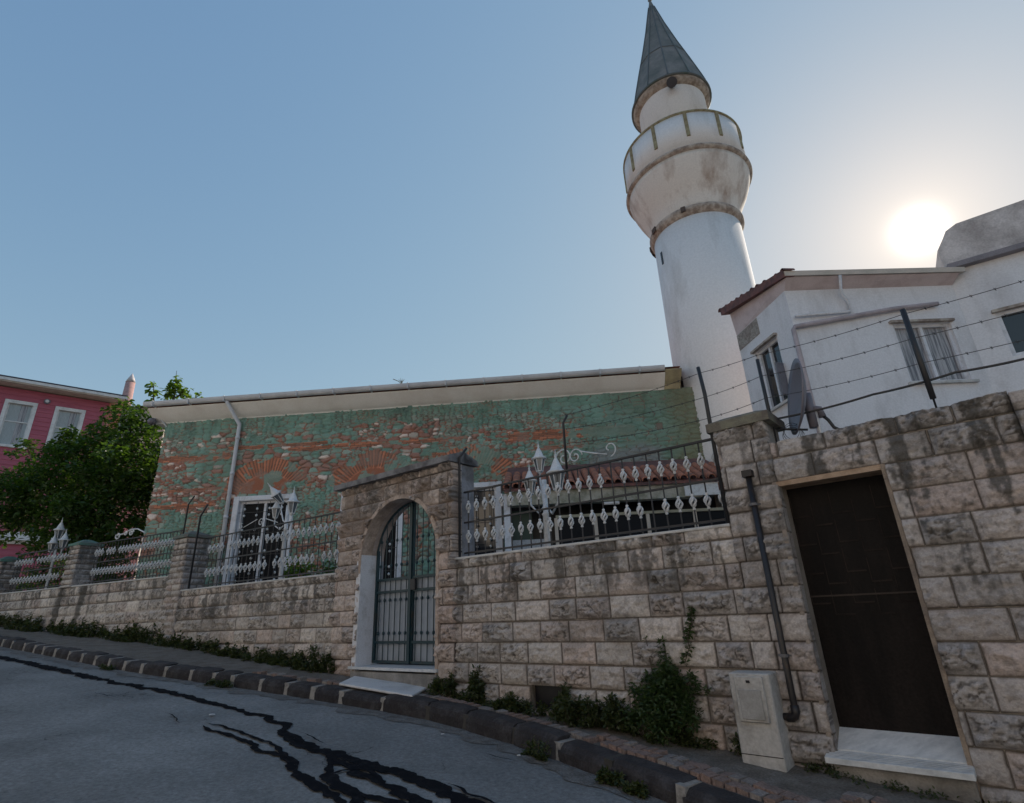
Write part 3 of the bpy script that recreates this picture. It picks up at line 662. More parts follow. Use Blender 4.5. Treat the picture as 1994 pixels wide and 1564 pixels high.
gate_leaf(gl + .012, ac - .002, True); gate_leaf(ac + .002, gr, False)
build('lock_box', MB().box(FM, ac + .03, ac + .13, GB + 1.0, GB + 1.15, -.198, -.165), M['iron'], GW)
build('centre_bar', MB().box(FM, ac - .028, ac + .028, GB + .02, azc + ar - .03, -.198, -.175), M['gate_iron'], GW)

# ---- left wall
p4 = FL.px(340, 1157)[0]
LW = thing('stone_wall', 'pale coursed stone wall between the arched gate and the square pillar', 'wall', FL.w(p4 / 2, 0, 1.0))
relief('masonry', FL, p4, -.002, .5, COPZ - .03, .013, stone_fn(301, base=(.62, .56, .51), grey=.35, length=.40, ztop=2.25, amp=1.0), M['stone'], LW)
core('wall_core', FL, p4, -.002, .5, COPZ - .034, LW); coping(FL, p4 + .02, -.01, COPZ, LW)
# square pillar P
pw0 = FL.px(395, 1060)[0]
def pillar(F, a, w, z0, z1, label, seed, dep=.42, fwd=.05, m=None, grp=None):
    t = thing('stone_pillar', label, 'pillar', F.w(a, 0, z0), grp)
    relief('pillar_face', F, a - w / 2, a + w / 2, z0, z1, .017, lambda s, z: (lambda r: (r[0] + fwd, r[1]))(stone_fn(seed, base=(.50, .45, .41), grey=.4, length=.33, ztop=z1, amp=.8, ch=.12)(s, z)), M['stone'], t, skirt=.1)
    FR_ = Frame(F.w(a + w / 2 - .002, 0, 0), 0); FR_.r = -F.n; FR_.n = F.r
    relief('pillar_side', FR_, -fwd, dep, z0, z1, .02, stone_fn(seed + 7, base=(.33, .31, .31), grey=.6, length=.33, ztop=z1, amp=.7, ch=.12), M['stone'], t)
    core('pillar_core', F, a - w / 2 + .003, a + w / 2 - .003, z0, z1 - .003, t, -dep, fwd - .01)
    e = .05; mb = MB(); b0, b1 = a - w / 2 - e, a + w / 2 + e; f0, f1 = -dep - e, fwd + e
    mb.hexa([F.w(b0, f1, z1), F.w(b1, f1, z1), F.w(b1, f0, z1), F.w(b0, f0, z1), F.w(b0, f1, z1 + .06), F.w(b1, f1, z1 + .06), F.w(b1, f0, z1 + .06), F.w(b0, f0, z1 + .06)])
    mb.hexa([F.w(b0 + .03, f1 - .03, z1 + .0601), F.w(b1 - .03, f1 - .03, z1 + .0601), F.w(b1 - .03, f0 + .03, z1 + .0601), F.w(b0 + .03, f0 + .03, z1 + .0601), F.w(a - .06, -.1, z1 + .16), F.w(a + .06, -.1, z1 + .16), F.w(a + .06, -.25, z1 + .16), F.w(a - .06, -.25, z1 + .16)])
    build('pillar_cap', mb, m or mat('green_cap', (.13, .17, .15), .9, (.14, .13, .12), 5, .4, .6, .6), t)
    return t
pzL = FL.px(352, 1050)[1]
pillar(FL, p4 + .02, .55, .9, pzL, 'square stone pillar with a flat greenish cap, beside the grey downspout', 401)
# ---- far wall (higher coping)
f2 = FF.px(321, 1122)[0]; COPF = FF.px(230, 1132)[1]; f3 = FF.px(150, 1140)[0]
FW1 = thing('stone_wall', 'pale stone wall with dark damp streaks, under the far railing', 'wall', FF.w(f3 / 2, 0, 1.3))
def fFar(s, z):
    d, c = stone_fn(331, base=(.62, .56, .51), grey=.35, length=.40, ztop=COPF, amp=.7)(s, z)
    for px_, w_ in ((152, .17), (110, .16), (336, .12)):
        s_ = FF.px(px_, 1190)[0]; q = np.abs(s - s_ - .12 * (z - 1.9)) / w_ + .5 * (fbm(s * 6, z * 6, 3) - .5)
        c = mixc(c, (.07, .065, .06), sstep(1.0, .5, q) * .85)
    return d, c
relief('masonry', FF, f3 - 9, -.002, .9, COPF - .03, .02, fFar, M['stone'], FW1)
core('wall_core', FF, f3 - 9, -.002, .9, COPF - .034, FW1); coping(FF, f3 - 9, -.25, COPF, FW1)
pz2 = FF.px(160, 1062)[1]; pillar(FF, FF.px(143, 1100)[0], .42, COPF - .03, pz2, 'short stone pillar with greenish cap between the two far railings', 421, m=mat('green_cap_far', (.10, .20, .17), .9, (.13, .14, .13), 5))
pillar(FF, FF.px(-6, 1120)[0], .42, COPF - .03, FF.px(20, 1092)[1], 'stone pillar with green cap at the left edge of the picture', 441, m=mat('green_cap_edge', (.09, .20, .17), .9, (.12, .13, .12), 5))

# ------------------------------------------------------------------ railings
def orn_mesh():
    """white cast basket: four twisted ribs between two collars"""
    mb = MB(); 
    for k in range(4):
        pts = []; rs = []
        for j in range(7):
            t = j / 6; th = k * math.pi / 2 + t * 2.4; r = .006 + .026 * math.sin(math.pi * t)
            pts.append((r * math.cos(th), r * math.sin(th), -.05 + .10 * t)); rs.append(.0115)
        mb.tube(pts, rs, 5, cap=True)
    mb.lathe((0, 0, 0), [(.010, -.085), (.019, -.075), (.012, -.06), (.016, -.05), (.008, -.045)], 8)
    mb.lathe((0, 0, 0), [(.008, .045), (.016, .05), (.012, .06), (.019, .075), (.010, .085)], 8)
    return mb
ORN = None
def railing(F, s0, s1, z0, z1, n, label, d=-.12, white_ends=()):
    global ORN
    t = thing('iron_railing', label, 'railing', F.w((s0 + s1) / 2, d, z0), 'iron railings on the street wall')
    H = z1 - z0; zm = z0 + H * .52
    build('rail', MB().box(F, s0, s1, z1 - .022, z1, d - .016, d + .016), M['iron'], t)
    build('rail', MB().box(F, s0, s1, zm - .011, zm + .011, d - .013, d + .013), M['iron'], t)
    build('rail', MB().box(F, s0, s1, z0 + .05, z0 + .072, d - .013, d + .013), M['iron'], t)
    rows = [z0 + H * .27 + .03, z0 + H * .76]
    rb = random.Random(n)
    first = None
    for k in range(n):
        s = s0 + (k + .5) * (s1 - s0) / n
        if first is None:
            first = build('bar', MB().tube([F.w(s, d, z0 + .02), F.w(s, d, z1 - .01)], .0085, 6), M['iron'], t); b = first; ob = ORG[b.name]; bs = s
        else:
            delta = F.r * (s - bs); b = clone(first, t, (delta[0], delta[1], 0))
        for zz in rows:
            if rb.random() < .02: continue
            w = F.w(s, d, zz); po = ORG[first.name] + (np.array([*(F.r * (s - bs)), 0]))
            if ORN is None:
                om = orn_mesh(); me = bpy.data.meshes.new('ornament'); me.from_pydata(om.v, [], om.f); me.materials.append(M['white_iron'])
                me.polygons.foreach_set('use_smooth', np.full(len(me.polygons), True)); ORN = me
            o = bpy.data.objects.new('ornament', ORN); COL.objects.link(o); o.parent = b; o.location = np.array(w) - po + np.array([0, 0, rb.uniform(-.006, .006)]); o.rotation_euler = (0, 0, rb.uniform(0, 1.5))
    for s in white_ends:
        build('end_post', MB().box(F, s - .03, s + .03, z0, z1 + .04, d - .03, d + .03), M['frame_white'], t)
    return t
railing(FM, portR + .03, -.01, COPZ, FM.px(1100, 910)[1], 24, 'longest black railing with white baskets, right of the arched gateway', white_ends=())
zl = FL.px(500, 1025)[1]
railing(FL, pw0, -.03, COPZ, zl, 28, 'black railing with two rows of white baskets, left of the arched gateway', white_ends=(-.06,))
zf = FF.px(250, 1046)[1]
railing(FF, f3 + .22, -.28, COPF, zf, 27, 'black railing with white baskets between two stone pillars, under the tree', )
railing(FF, FF.px(12, 1120)[0], f3 - .22 - .15, COPF, FF.px(70, 1072)[1], 20, 'railing with white baskets at the far left, in front of the pink house')

# ------------------------------------------------------------------ poles, barbed wire
def pole(pts, r, label, m=None, grp='barbed wire poles'):
    mb = MB().tube(pts, r, 8); o = build('wire_pole', mb, m or M['iron'], None, True); return setp(o, label, 'pole', grp)
zt = FR.px(1376, 712)[1]; s_ = FM.px(1428, 1010)[0] - .05
A1 = FM.w(s_, .02, COPZ); B1 = FM.w(s_, .02, FM.px(1385, 765)[1]); C1 = FM.w(s_ - .02, .02, FM.px(1376, 712)[1])
pole([A1, B1, C1], .02, 'black bent pole at the right end of the longest railing, by the tall pillar')
s2 = portR + .05; zA = FM.px(914, 905)[1]
pole([FM.w(s2, .0, COPZ - .02), FM.w(s2, .0, FM.px(918, 885)[1]), FM.w(s2 + .10, -.05, FM.px(930, 868)[1] + .03)], .018, 'black pole against the side of the arched gateway, top bent right')
s3, _ = FM.px(1103, 905, -.14); zb = FM.px(1103, 822, -.14)[1]
pole([FM.w(s3, -.14, COPZ + .8), FM.w(s3, -.14, zb), FM.w(s3 + .07, -.14, zb + .09)], .016, 'thin black pole rising from the middle of the longest railing')
s4, _ = FL.px(372, 1140, .03)
pole([FL.w(s4, .07, COPZ), FL.w(s4, .07, FL.px(390, 1008)[1]), FL.w(s4 + .22, .07, FL.px(405, 985)[1])], .02, 'black bent pole standing before the square pillar with the greenish cap')
s5, _ = FL.px(356, 1020, -.4)
pole([FL.w(s5, -.45, COPZ), FL.w(s5, -.45, FL.px(358, 985, -.45)[1]), FL.w(s5 + .22, -.45, FL.px(372, 968, -.45)[1])], .017, 'thin black bent pole behind the square pillar with the greenish cap')
sB = FR.px(1512, 855, -.3)[0]
pole([FR.w(sB, -.25, WT - .1), FR.w(sB, -.25, FR.px(1475, 700, -.25)[1])], .018, 'dark angle-iron post right of the pillar cap, before the side window')
sC = FR.px(1822, 790, -.2)[0]
pole([FR.w(sC, -.2, WT - .05), FR.w(sC, -.2, WT + .139), FR.w(sC, -.2, WT + .14), FR.w(sC, -.2, FR.px(1768, 600, -.2)[1])], [.008, .008, .024, .024], 'dark flat post in front of the wing window')
def wire(pts, r, label, barbs=True, m=None):
    pts = [np.array(p) for p in pts]; out = []
    for i in range(len(pts) - 1):
        n = 14
        for k in range(n):
            t = k / n; p = pts[i] * (1 - t) + pts[i + 1] * t; L = np.linalg.norm(pts[i + 1] - pts[i]); p = p - np.array([0, 0, 4 * t * (1 - t) * .018 * L]); out.append(p)
    out.append(pts[-1]); mb = MB().tube(out, r, 5)
    if barbs:
        tot = sum(np.linalg.norm(out[i + 1] - out[i]) for i in range(len(out) - 1)); acc = 0
        for i in range(len(out) - 1):
            acc += np.linalg.norm(out[i + 1] - out[i])
            if acc > .13:
                acc = 0; p = out[i]
                for sgn in (-1, 1): mb.tube([p + np.array([-.006 * sgn, 0, -.014]), p + np.array([.008 * sgn, .006, .014])], .0022, 4)
    o = build('barbed_wire' if barbs else 'cable', mb, m or M['iron']); return setp(o, label, 'wire' if barbs else 'cable', 'strands of wire above the wall' if barbs else None)
lab = ['topmost', 'second', 'third', 'lowest']
for k in range(4):
    yA = (722, 772, 815, 838)[k]
    a = FM.w(s_, .02, FM.px(1383, yA)[1])
    b = FR.w(sB, -.25, FR.px(1480, (690, 733, 778, 800)[k], -.25)[1])
    c = FR.w(sC, -.2, FR.px(1775, (607, 660, 712, 718)[k], -.2)[1])
    e = FR.w(sC + 2.2, -.2, FR.px(1775, (607, 660, 712, 718)[k], -.2)[1] + .02)
    l_ = FM.w(s3 + .04, -.14, zb + .10 - .19 * k)
    if k < 3: wire([l_, a, b, c, e], .0032, lab[k] + ' of the barbed wire strands stretched over the wall to the wing')
cz = lambda px, py, d: FR.w(FR.px(px, py, d)[0], d, FR.px(px, py, d)[1])
cb = wire([cz(1515, 815, -.22), cz(1700, 768, -.22), cz(1860, 725, -.22), cz(2030, 690, -.22)], .011, 'thick black cable sagging in front of the dish and wing window', False)

# ------------------------------------------------------------------ drain pipe, utility box, slab
xa = FR.px(1462, 930, .06); xb = FR.px(1548, 1395, .06); sp = (xa[0] + xb[0]) / 2
DP = thing('drain_pipe', 'black drain pipe running down the pillar beside the dark door', 'pipe', FR.w(sp, .07, .7))
build('pipe_run', MB().tube([FR.w(sp, .075, 2.72), FR.w(sp, .075, .75), FR.w(sp - .012, .075, .725), FR.w(sp - .03, .075, .715), FR.w(sp - .24, .075, .705)], .027, 12), M['pipe'], DP, True)
build('pipe_head', MB().box(FR, sp - .045, sp + .045, 2.71, 2.77, .03, .12), M['pipe'], DP)
for zz in (2.45, 1.17): build('clamp', MB().tube([FR.w(sp, .075, zz - .012), FR.w(sp, .075, zz + .012)], .036, 12).box(FR, sp - .055, sp + .055, zz - .008, zz + .008, .02, .06), mat('clamp_grey', (.14, .14, .15), .5), DP)
build('elbow', MB().tube([FR.w(sp, .075, .80), FR.w(sp, .075, .745), FR.w(sp - .012, .075, .72), FR.w(sp - .035, .075, .707), FR.w(sp - .07, .075, .7055)], .033, 12), M['pipe'], DP, True)
b0 = FR.px(1440, 1470, .25); b1 = FR.px(1525, 1480, .25); bt = FR.px(1425, 1310, .25)[1]
UB = thing('utility_box', 'pale concrete meter box with a recessed lid leaning on the stone wall', 'box', FR.w(b0[0], .12, .3))
bs0, bs1 = FR.px(1432, 1400, .26)[0], FR.px(1512, 1400, .26)[0]
build('box_body', MB().box(FR, bs0, bs1, .18, bt, .02, .26), M['concrete'], UB).modifiers.new('b', 'BEVEL').width = .01
w_ = bs1 - bs0
build('lid', MB().box(FR, bs0 + .05, bs1 - .05, bt - .36, bt - .02, .2605, .285), M['concrete'], UB).modifiers.new('b', 'BEVEL').width = .006
build('lid_panel', MB().box(FR, bs0 + .075, bs1 - .075, bt - .34, bt - .12, .286, .296), mat('lid_concrete', (.34, .335, .33), .9, (.24, .235, .22), 5), UB).modifiers.new('b', 'BEVEL').width = .004
build('seam', MB().box(FR, bs0 + .002, bs1 - .002, bt - .60, bt - .594, .2602, .262), M['dark_in'], UB)
build('lid_catch', MB().box(FR, (bs0 + bs1) / 2 - .015, (bs0 + bs1) / 2 + .015, bt - .07, bt - .05, .286, .293), M['dark_in'], UB)
# marble slab before the gate
mb = MB(); c4 = [ground_px(660, 1330, .20), ground_px(803, 1354, .20), ground_px(833, 1337, .20), ground_px(690, 1316, .20)]
lo = [p - np.array([0, 0, .03]) for p in c4]; mb.hexa([tuple(p) for p in lo] + [tuple(p) for p in c4])
sb = build('marble_slab', mb, mat('worn_white_marble', (.60, .60, .61), .6, (.45, .45, .46), 4, .5, .7, .2)); setp(sb, 'white marble slab lying on the kerb in front of the arched gate', 'slab'); sb.modifiers.new('b', 'BEVEL').width = .008

# ------------------------------------------------------------------ satellite dish on the wall top
ds, dz = FR.px(1577, 852, -.35); DC = np.array(FR.w(ds, -.35, 0)); 
zc = FR.px(1573, 770, -.35)[1]
SD = thing('satellite_dish', 'dark satellite dish seen edge-on above the stone wall', 'satellite dish', (DC[0], DC[1], WT))
def dishmesh(c, ax, R, dep):
    ax = np.array(ax, float); ax /= np.linalg.norm(ax); a = np.cross(ax, [0, 0, 1.]); a /= np.linalg.norm(a); b = np.cross(a, ax); mb = MB(); vs = []; N = 40; rings = 7
    for side in (0, 1):
        for i in range(rings + 1):
            rr = R * i / rings; off = dep * (i / rings) ** 2 - side * .014
            for k in range(N):
                th = 2 * math.pi * k / N; vs.append(c + ax * off + a * rr * math.cos(th) * .92 + b * rr * math.sin(th) * 1.05)
    fs = []; st = (rings + 1) * N
    for i in range(rings):
        for k in range(N):
            q = (i * N + k, i * N + (k + 1) % N, (i + 1) * N + (k + 1) % N, (i + 1) * N + k); fs.append(q); fs.append(tuple(x + st for x in q[::-1]))
    for k in range(N): a_, b_ = rings * N + k, rings * N + (k + 1) % N; fs.append((a_, b_, b_ + st, a_ + st))
    return mb.add(vs, fs)
dc = np.array([DC[0], DC[1], zc]); vd = dc[:2] / np.linalg.norm(dc[:2]); sidev = np.array([vd[1], -vd[0]])   # right of the view
axd = np.array([*(-sidev * .965 - vd * .26), .18])
build('reflector', dishmesh(dc + np.array([*(sidev * .03), 0]), axd, .37, .08), M['dish'], SD, True)
rt = np.array([*sidev, 0])
build('bracket', MB().tube([dc + rt * .03 + [0, 0, -.12], dc + rt * .14 + [0, 0, -.16], dc + rt * .15 + [0, 0, -.24]], .035, 8).tube([dc + rt * .06 + [0, 0, .02], dc + rt * .06 + [0, 0, -.33]], .045, 8), M['dish'], SD, True)
build('mast', MB().tube([dc + rt * .10 + [0, 0, -.16], dc + rt * .10 + [0, 0, -.16 - (zc - .16 - WT) - .3]], .018, 10), M['white_iron'], SD, True)
build('feed_cable', MB().tube([dc + rt * .15 + [0, 0, -.22], dc + rt * .19 + [0, 0, -.28], dc + rt * .22 + [0, 0, -.36], dc + rt * .29 + [0, 0, -.42], dc + rt * .33 + [0, 0, -.55]], .016, 8), M['iron'], SD, True)
build('feed_arm', MB().tube([dc + [0, 0, -.34], dc - rt * .18 + [0, 0, -.30], dc - rt * .36 + [0, 0, -.22]], .011, 8).lathe(dc - rt * .37 + np.array([0, 0, -.24]), [(.02, 0), (.03, .03), (.03, .06), (.015, .08)], 10), M['iron'], SD, True)
# loose coil of thin cable behind the pillar
pts = []
cc = np.array(cz(1545, 850, -.4))
for k in range(60):
    th = k * .33; pts.append(cc + rt * (.10 * math.cos(th) * (1 - k * .006)) + np.array([0, 0, .09 * math.sin(th) + .0012 * k]))
setp(build('cable_coil', MB().tube(pts, .0028, 5), M['iron']), 'loose coil of thin cable between the pillar and the dish', 'cable')
# ------------------------------------------------------------------ unseen sunlit houses across the street, added to bounce warm fill light
def fill_house(a0, a1, v, h, col, label, nwin):
    az_ = math.degrees(math.atan2(U[0], U[1]))
    P = U * ((a0 + a1) / 2) + Vv * v; F = Frame(P, az_); F.r = U.copy(); F.n = Vv.copy()
    zb = street_z(*P) - .6; w = abs(a1 - a0) / 2
    t = thing('fill_house', label, 'house', (P[0], P[1], zb), 'houses across the street')
    build('wall', MB().box(F, -w, w, zb, zb + h, -8, 0), col, t)
    build('plinth', MB().box(F, -w + .01, w - .01, zb, zb + 1.2, .001, .05), M['cement'], t)
    build('roof', MB().hexa([F.w(-w - .4, .5, zb + h + .001), F.w(w + .4, .5, zb + h + .001), F.w(w + .4, -8.5, zb + h + .001), F.w(-w - .4, -8.5, zb + h + .001), F.w(-w - .4, .5, zb + h + .2), F.w(w + .4, .5, zb + h + .2), F.w(w - 2, -4, zb + h + 1.8), F.w(-w + 2, -4, zb + h + 1.8)]), M['tile'], t)
    for fl in range(int(h // 3)):
        for k in range(nwin):
            x = -w + (k + .5) * 2 * w / nwin; z = zb + 1.7 + fl * 3
            if fl == 0 and k == nwin // 2:
                build('door', MB().box(F, x - .5, x + .5, zb + .6, zb + 2.7, .001, .06), M['gate_iron'], t); continue
            o = build('window_frame', MB().box(F, x - .5, x + .5, z, z + 1.4, .001, .07), M['frame_white'], t)
            build('pane', MB().box(F, x - .42, x - .03, z + .08, z + 1.32, .071, .08).box(F, x + .03, x + .42, z + .08, z + 1.32, .071, .08), M['glass'], o)
fill_house(-14, -2.2, -4.6, 8.6, mat('cream_plaster', (.74, .69, .62), .9, (.66, .61, .55), 1.5), 'cream plastered house across the street, downhill side', 5)
fill_house(-2.0, 9.0, -4.8, 9.4, mat('sand_plaster', (.76, .68, .60), .9, (.68, .60, .52), 1.5), 'sand coloured plastered house across the street from the arched gate', 4)
fill_house(9.2, 21.0, -4.6, 8.0, mat('ivory_plaster', (.76, .73, .67), .9, (.68, .65, .59), 1.5), 'ivory plastered house across the street, uphill side', 5)
#@@PART2
# ------------------------------------------------------------------ painted rubble building
GRN = thing('rubble_building', 'long old building with peeling green paint over rubble and brick, white cornice', 'building', FG.w(7, -4, 1.0))
gS0, gS1 = -.01, FG.px(1330, 800)[0] + .5; GTOP = 6.98
def gp(x, y): return FG.px(x, y)
ARCH = [(gp(520, 968), gp(520, 872)[1]), (gp(727, 955), gp(727, 855)[1]), (gp(918, 945), gp(918, 842)[1])]
pxw = [(2.33, 3.98)]
wz1 = 4.74
wc = [3.17, gp(727, 960)[0], gp(915, 940)[0]]
WIN = [(c - .83, c + .83) for c in wc]
def fGreen(s, z):
    n = len(s)
    ws = s + .10 * (fbm(s * 2.2, z * 2.2, 901) - .5); wz = z + .07 * (fbm(s * 2.5, z * 2.5, 902) - .5)
    e, h1, h2, f1 = cells(ws / .27, wz / .115, 911)
    e2, k1, k2, _ = cells(ws / .15 + 3, wz / .065 + 5, 921)
    big = fbm(s * .7, z * .7, 931) > .52
    E = np.where(big, e, e2 * .8); H1 = np.where(big, h1, k1); H2 = np.where(big, h2, k2)
    stone = sstep(.05, .22, E)
    # brick bands
    zb = z - 0.0
    band = np.zeros(n)
    for (zc, th, a0, a1) in ((gp(380, 893)[1], .085, -1, 1.9), (gp(520, 875)[1] + .07, .05, 1.8, 4.6), (gp(620, 872)[1], .055, 3.5, 8.4), (gp(1100, 845)[1], .13, 9.5, 12.8), (gp(380, 985)[1], .06, -.2, 1.7), (gp(930, 885)[1], .12, 7.4, 9.2), (gp(1150, 868)[1] , .05, 10, 13.2), (gp(360, 955)[1], .035, .3, 1.9)):
        w = zc + .05 * (fbm(s * 1.4, s * 0, 77) - .5)
        band = np.maximum(band, sstep(th + .03, th - .02, np.abs(z - w) + .07 * (fbm(s * 6, z * 6, 78) - .5)) * sstep(a0, a0 + .3, s) * sstep(a1 + .3, a1, s))
    course = (z / .048); bj = np.minimum(course - np.floor(course), 1 - (course - np.floor(course))) * .048
    brow = np.floor(course); bu = s / .22 + .5 * (brow % 2); bv = np.minimum(bu - np.floor(bu), 1 - (bu - np.floor(bu))) * .22
    brick_e = sstep(.004, .012, np.minimum(bj, bv)); bh = _h(np.floor(bu), brow, 44)
    # arches of radiating bricks
    arch = np.zeros(n); ae = np.ones(n); ah = np.zeros(n)
    for c_ in wc:
        cz_ = wz1 - .22; r = np.hypot(s - c_, (z - cz_) * 1.06); th = np.arctan2(z - cz_, s - c_)
        m = sstep(1.36, 1.27, r + .16 * (fbm(s * 4, z * 4, 81) - .5)) * sstep(.80, .84, r) * (th > .32) * (th < 2.83)
        m2 = sstep(.86, .82, r) * (z > wz1 + .05)
        seg = th / .078; fe = np.minimum(seg - np.floor(seg), 1 - (seg - np.floor(seg))) * .078 * r
        q = m > .3; arch = np.maximum(arch, np.maximum(m, m2 * .9)); ae = np.where(q & (r > .86), sstep(.008, .022, fe), ae); ah = np.where(q, _h(np.floor(seg), seg * 0, int(c_ * 10)), ah)
    bmask = np.maximum(band, arch) > .5
    # paint: whole at the top and the right, patchy below
    keep = .56 + .30 * sstep(GTOP - .62, GTOP - .22, z + .5 * (fbm(s * .9, z * .9, 55) - .5)) + .33 * sstep(9.3, 12.8, s + 1.5 * (fbm(s * .8, z * .8, 57) - .5)) - .0
    keep = keep + .10 * sstep(4.0, 3.0, z) - .03 * sstep(6.3, 5.2, z) * sstep(7, 2, s)
    pn = .55 * fbm(s * 1.7, z * 3.0, 61, 5) + .30 * H2 + .15 * fbm(s * 9, z * 12, 63, 3)
    paint = sstep(.025, -.025, pn - keep)
    paintb = sstep(.02, -.02, (.5 * fbm(s * 2.4, z * 4, 65, 5) + .5 * fbm(s * 8, z * 14, 66, 3)) - (.385 + .07 * sstep(3.5, 7, s) + .35 * sstep(10.5, 13, s)))
    # smooth green patches beside the first window and at the corner
    for (x0, x1, z0, z1) in ((gp(560, 940)[0], gp(590, 940)[0] + .15, 4.0, gp(575, 940)[1] + .05), (gp(905, 925)[0], gp(958, 925)[0], gp(930, 935)[1], gp(930, 905)[1]), (gp(320, 1000)[0], gp(440, 1000)[0], 3.0, gp(340, 1002)[1]), (gp(295, 830)[0], gS1, GTOP - .22, 9)):
        jx = .12 * (fbm(s * 4, z * 4, 91) - .5); mm = (s + jx > x0) & (s + jx < x1) & (z + jx > z0) & (z + jx < z1)
        paint = np.where(mm, 1., paint); paintb = np.where(mm, 1., paintb); bmask = bmask & ~mm
    green = np.tile(np.array((.185, .32, .262)), (n, 1)); green = green * (.72 + .55 * fbm(s * 3, z * 3, 71, 4))[:, None]
    green = mixc(green, (.25, .37, .32), sstep(.5, .8, H1) * .45)
    moss = sstep(.5, .75, fbm(s * 1.2, z * 1.2, 73)) ; green = mixc(green, (.13, .17, .115), moss * .35 + .35 * sstep(11.6, 13.8, s))
    mort = np.tile(np.array((.42, .165, .105)), (n, 1)); mort = mixc(mort, (.20, .15, .12), sstep(.45, .62, fbm(s * 2.5, z * 2.5, 74))); mort = mort * (.75 + .5 * fbm(s * 20, z * 20, 75, 3))[:, None]
    bare = np.tile(np.array((.50, .42, .36)), (n, 1)) * (.62 + .6 * H1)[:, None]; bare = mixc(bare, (.34, .14, .10), (H2 > .45) * .75)
    bare = mixc(bare, (.78, .64, .57), ((H1 > .80)) * 1.)
    c = mort + (bare - mort) * (stone[:, None])
    gs = np.clip(stone * .80 + .75 * sstep(.50, .44, fbm(s * 3.2, z * 5, 67, 4)), 0, 1) 
    c = c + (green - c) * (paint * np.clip(gs + .35 * sstep(.72, .95, keep) * 1.6, 0, 1))[:, None]
    # dark seams between stones
    c = mixc(c, (.04, .04, .037), sstep(.07, .01, E) * .85 * (1 - .55 * paint) * (.25 + .75 * (fbm(s * 7, z * 7, 68) > .46)))
    brick = np.tile(np.array((.50, .185, .105)), (n, 1)) * (.7 + .55 * np.where(arch > .5, ah, bh))[:, None]
    brick = mixc(brick, (.09, .075, .055), (1 - np.where(arch > .5, ae, brick_e)) * .85)
    paintb = np.maximum(paintb, sstep(.54, .58, fbm(s * 3.1, z * 3.6, 167, 4)) * (arch > .4) * .9)
    brick = mixc(brick, (.30, .20, .16), sstep(.5, .62, fbm(s * 3, z * 4, 169, 4)) * .6)
    brick = brick + (green - brick) * (paintb * .85)[:, None]
    c = np.where(bmask[:, None], brick, c)
    # grey cement repair above the lean-to roof
    gm = sstep(gp(1130, 880)[0], gp(1160, 880)[0], s + .3 * (fbm(s * 3, z * 3, 93) - .5)) * sstep(gp(1200, 872)[1] + .08, gp(1200, 872)[1] - .10, z + .25 * (fbm(s * 2, z * 2, 94) - .5)) * sstep(gp(1285, 880)[0] + .2, gp(1275, 880)[0], s)
    c = mixc(c, (.25, .26, .26), gm * .85)
    # dark streaks under the cornice; shade inside the right-hand hole painted near-black
    c = mixc(c, (.04, .05, .045), sstep(.55, .75, fbm(s * 3, z * .8, 95)) * sstep(GTOP - .7, GTOP, z) * .4)
    hx, hz = gp(1285, 830); c = np.where(((np.abs(s - hx) < .075) & (np.abs(z - hz) < .085))[:, None], np.array((.01, .01, .01))[None], c)
    c = mixc(c, (.17, .15, .08), sstep(gS1 - 1.15, gS1 - .5, s + .4 * (fbm(s * 2, z * 2, 97) - .5)) * .6)
    c = np.where(((np.abs(s - hx) < .075) & (np.abs(z - hz) < .085))[:, None], np.array((.006, .006, .006))[None], c)
    disp = .005 + .055 * stone * (.35 + .65 * H2) * (1 - .45 * sstep(.8, 1, keep)) + .03 * (fbm(s * 8, z * 10, 98) - .5)
    disp = np.where(bmask, .02 + .012 * np.where(arch > .5, ae, brick_e) + .01 * (fbm(s * 8, z * 8, 98) - .5), disp)
    disp = np.where((np.abs(s - hx) < .075) & (np.abs(z - hz) < .085), -.08, disp)
    return disp, c
win_hole = lambda s, z: (((s > WIN[0][0] + .1) & (s < WIN[0][1] - .1)) | ((s > WIN[1][0] + .1) & (s < WIN[1][1] - .1)) | ((s > WIN[2][0] + .1) & (s < WIN[2][1] - .1))) & (z > 2.4) & (z < wz1 - .1)
relief('painted_wall', FG, gS0, gS1, 1.9, GTOP, .021, fGreen, M['rubble'], GRN, win_hole)
gcore = mat('rubble_core', (.20, .17, .14), .95)
mb = MB()
edges = [gS0 + .003] + [v for w in WIN for v in (w[0] + .09, w[1] - .09)] + [gS1 + 2.5]
for a, b in zip(edges[::2], edges[1::2]): mb.box(FG, a, b, .8, GTOP - .003, -.6, .004)
for w in WIN: mb.box(FG, w[0] + .0901, w[1] - .0901, wz1 - .1, GTOP - .004, -.6, .0035); mb.box(FG, w[0] + .0901, w[1] - .0901, .8, 2.41, -.6, .0035)
mb.box(FG, gS0 + .003, gS0 + .6, .8, GTOP - .004, -9, -.601)
mb.box(FG, gS0 + .601, gS1 + 2.5, .8, GTOP - .006, -9, -8.5)
build('wall_mass', mb, gcore, GRN)
